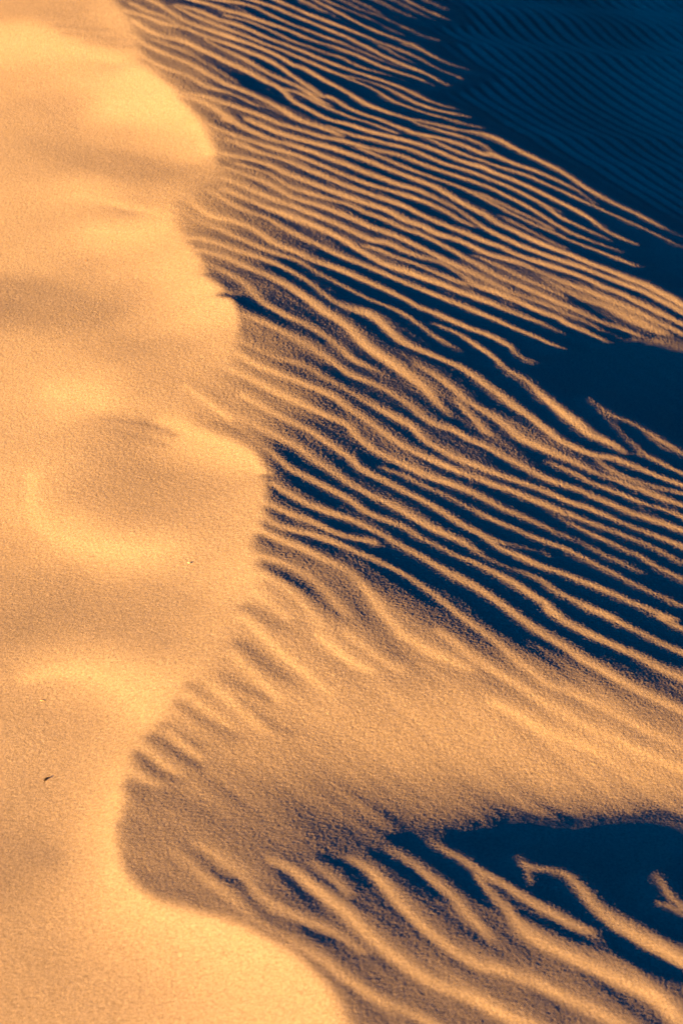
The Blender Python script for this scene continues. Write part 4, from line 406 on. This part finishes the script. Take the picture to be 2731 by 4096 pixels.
def axis(lo, hi, step, far):
    a = [lo]; 
    while a[-1] < hi: a.append(a[-1]+step(a[-1]))
    up = []; d = step(a[-1]); v = a[-1]
    while v < far: d *= 1.22; v += d; up.append(v)
    dn = []; d = step(lo); v = lo
    while v > -far: d *= 1.22; v -= d; dn.append(v)
    return np.array(dn[::-1]+a+up), len(dn), len(dn)+len(a)
xs, xa, xb = axis(XR[0], XR[1], lambda v: .0030, 420)
ys, ya, yb = axis(YR[0], YR[1], lambda v: .0030+.0006*max(v-4, 0), 420)
nx, ny = len(xs), len(ys)
X, Y = np.meshgrid(xs, ys)
core_x = np.clip(X, XR[0], XR[1]); core_y = np.clip(Y, YR[0], YR[1])
Z = dune.height(core_x, core_y)
soft_H = smooth1(smooth1(dune.H, 40, 0), 40, 1)
edge = np.hypot(X-core_x, Y-core_y); far_w = 1-np.exp(-(edge/.35)**2)
ci, cj = dune.grid_ij(core_x, core_y)
Z = Z*(1-far_w)+(bilinear(soft_H, ci, cj)-dune.off)*far_w
sdist = bilinear(dune.sd, *dune.grid_ij(core_x, core_y))
# grains and clots of sand
rng = np.random.default_rng(7)
def speckle(sx, sy):
    n = rng.standard_normal((ny, nx)).astype(np.float32)
    r = int(3*max(sx, sy))+1
    for ax, s in ((0, sy), (1, sx)):
        k = np.exp(-np.arange(-r, r+1)**2/(2*s*s)); o = np.zeros_like(n)
        for q in range(-r, r+1): o += k[q+r]*np.roll(n, q, ax)
        n = o
    return n/n.std()
grain = GRAIN[0]*speckle(.4, .4)+GRAIN[1]*speckle(1.3, 1.0)+GRAIN[2]*speckle(5, 3)
grain *= np.clip(.55+.45*(Y-3.6)/2.2, .52, 1)*(1-.28/(1+np.exp(-sdist*40)))
# faint wind ripples lying across the shaded slip face
ph = 2*math.pi*((X*math.sin(math.radians(LEE_ANG))+Y*math.cos(math.radians(LEE_ANG)))/LEE_LEN)
warp = speckle(50, 25)*.55+speckle(120, 70)*1.3
Dv = bilinear(smooth(dune.deficit, 3), *dune.grid_ij(core_x, core_y))
amp = np.clip((Dv-.008)/.02, 0, 1)*np.clip((Y-6.0)/4.5, 0, 1)**1.3*(1-far_w)
lee = LEE_AMP*np.sin(ph+warp)*amp*(.85+.3*speckle(90, 60).clip(-1.5, 1.5))
Z = Z+lee+grain
out = np.hypot(X-core_x, Y-core_y)
Z = Z*np.exp(-out/30)+(1-np.exp(-out/25))*(1.2*np.sin(X*.05+1)*np.cos(Y*.043)-1.0)

def sand_mesh():
    me = bpy.data.meshes.new('sand_dune')
    co = np.stack([X, Y, Z], -1).reshape(-1, 3).astype(np.float32)
    me.vertices.add(len(co)); me.vertices.foreach_set('co', co.ravel())
    idx = np.arange(nx*ny).reshape(ny, nx)
    q = np.stack([idx[:-1, :-1], idx[:-1, 1:], idx[1:, 1:], idx[1:, :-1]], -1).reshape(-1, 4).astype(np.int32)
    me.loops.add(q.size); me.loops.foreach_set('vertex_index', q.ravel())
    me.polygons.add(len(q)); me.polygons.foreach_set('loop_start', np.arange(0, q.size, 4, dtype=np.int32))
    me.polygons.foreach_set('use_smooth', np.ones(len(q), bool))
    me.update()
    return me

def sand_material():
    m = bpy.data.materials.new('sand'); m.use_nodes = True; n = m.node_tree; N = n.nodes; L = n.links
    b = N['Principled BSDF']; b.inputs['Roughness'].default_value = .95; b.inputs['Specular IOR Level'].default_value = .1
    tc = N.new('ShaderNodeTexCoord')
    a = N.new('ShaderNodeTexNoise'); a.inputs['Scale'].default_value = 130; a.inputs['Detail'].default_value = 5; a.inputs['Roughness'].default_value = .75
    L.new(tc.outputs['Object'], a.inputs['Vector'])
    c = N.new('ShaderNodeTexNoise'); c.inputs['Scale'].default_value = 1.3; c.inputs['Detail'].default_value = 4
    L.new(tc.outputs['Object'], c.inputs['Vector'])
    r = N.new('ShaderNodeValToRGB'); r.color_ramp.elements[0].position = .3; r.color_ramp.elements[1].position = .7
    r.color_ramp.elements[0].color = tuple(v*.62 for v in SAND)+(1,); r.color_ramp.elements[1].color = tuple(min(v*1.36, 1) for v in SAND)+(1,)
    L.new(a.outputs['Fac'], r.inputs['Fac'])
    r2 = N.new('ShaderNodeValToRGB'); r2.color_ramp.elements[0].position = .3; r2.color_ramp.elements[1].position = .7
    r2.color_ramp.elements[0].color = (.96, .95, .93, 1); r2.color_ramp.elements[1].color = (1, 1, 1, 1)
    L.new(c.outputs['Fac'], r2.inputs['Fac'])
    mx = N.new('ShaderNodeMix'); mx.data_type = 'RGBA'; mx.blend_type = 'MULTIPLY'; mx.inputs[0].default_value = 1
    L.new(r.outputs['Color'], mx.inputs[6]); L.new(r2.outputs['Color'], mx.inputs[7]); L.new(mx.outputs[2], b.inputs['Base Color'])
    bp = N.new('ShaderNodeBump'); bp.inputs['Strength'].default_value = BUMP; bp.inputs['Distance'].default_value = .001
    d = N.new('ShaderNodeTexNoise'); d.inputs['Scale'].default_value = 420; d.inputs['Detail'].default_value = 2
    L.new(tc.outputs['Object'], d.inputs['Vector']); L.new(d.outputs['Fac'], bp.inputs['Height']); L.new(bp.outputs['Normal'], b.inputs['Normal'])
    return m

ground = bpy.data.objects.new('sand_dune', sand_mesh()); col.objects.link(ground)
ground.data.materials.append(sand_material())
ground['kind'] = 'structure'
ground['label'] = 'wind rippled golden sand dune with a scalloped crest and blue shaded slip face'

# ---------------------------------------------------------------- scraps lying on the sand
def plain(name, c, rough=.8):
    m = bpy.data.materials.new(name); m.use_nodes = True; N = m.node_tree.nodes; L = m.node_tree.links
    b = N['Principled BSDF']; b.inputs['Roughness'].default_value = rough
    t = N.new('ShaderNodeTexNoise'); t.inputs['Scale'].default_value = 400
    r = N.new('ShaderNodeValToRGB'); r.color_ramp.elements[0].color = tuple(v*.7 for v in c)+(1,); r.color_ramp.elements[1].color = tuple(c)+(1,)
    L.new(t.outputs['Fac'], r.inputs['Fac']); L.new(r.outputs['Color'], b.inputs['Base Color'])
    return m

def tube(path, radii, name, mat, flat=1.0, seg=8):
    """tapered bent rod; flat < 1 squeezes it into a husk"""
    V = []; F = []; P = [Vector(p) for p in path]
    for i, p in enumerate(P):
        d = (P[min(i+1, len(P)-1)]-P[max(i-1, 0)]).normalized()
        s = d.cross(Vector((0, 0, 1))).normalized(); u = s.cross(d).normalized()
        for k in range(seg):
            a = 2*math.pi*k/seg; V.append(p+radii[i]*(math.cos(a)*s+flat*math.sin(a)*u))
    for i in range(len(P)-1):
        for k in range(seg):
            k2 = (k+1) % seg; F.append((i*seg+k, i*seg+k2, (i+1)*seg+k2, (i+1)*seg+k))
    F.append(tuple(range(seg))[::-1]); F.append(tuple(range((len(P)-1)*seg, len(P)*seg)))
    me = bpy.data.meshes.new(name); me.from_pydata([tuple(v) for v in V], [], F); me.update()
    for f in me.polygons: f.use_smooth = True
    me.materials.append(mat)
    return bpy.data.objects.new(name, me)

def lay(o, x, y, lift, label, cat, size=.78):
    z = float(dune.height(np.array([x]), np.array([y]))[0])
    o.location = (x, y, z+lift); o.scale = (size,)*3; col.objects.link(o); o['label'] = label; o['category'] = cat

F = [(-0.803, 4.204), (-0.856, 4.561), (-0.476, 5.242), (-1.046, 7.612)]
dark = plain('dark_bark', (.05, .03, .02)); pale = plain('pale_straw', (.85, .75, .55)); tan = plain('tan_stone', (.62, .45, .28)); rust = plain('rust_bark', (.3, .14, .06))
lay(tube([(-.007, -.005, 0), (-.004, .001, .002), (.001, .006, .0025), (.008, .009, .001)], [.0018, .0026, .0018, .0007], 'twig', dark), *F[0], .001,
    'tiny dark bent twig alone on the smooth sand, the darkest speck there', 'twig', 1.0)
lay(tube([(-.010, 0, -.001), (-.006, -.001, 0), (0, -.0015, .0005), (.007, -.001, 0), (.010, 0, -.001)], [.001, .0026, .003, .0024, .001], 'pebble', tan, .6), *F[1], .0005,
    'small sand coloured pebble casting a thin dark rim, uphill of the dark twig', 'pebble')
lay(tube([(-.008, .001, .001), (-.004, -.002, .0018), (.001, -.003, .0022), (.005, -.001, .002), (.008, .004, .003)], [.0008, .0026, .003, .0018, .0005], 'husk', pale, .7), *F[2], .0015,
    'bright pale curved husk with a short shadow, left of the scalloped crest', 'husk')
lay(tube([(-.006, -.001, .0005), (-.001, .001, .002), (.003, 0, .001), (.007, .002, .0005)], [.0012, .0022, .0012, .0006], 'twig', rust), *F[3], .0005,
    'faint rusty brown twig fragment on the sunlit sand far up the slope', 'twig')
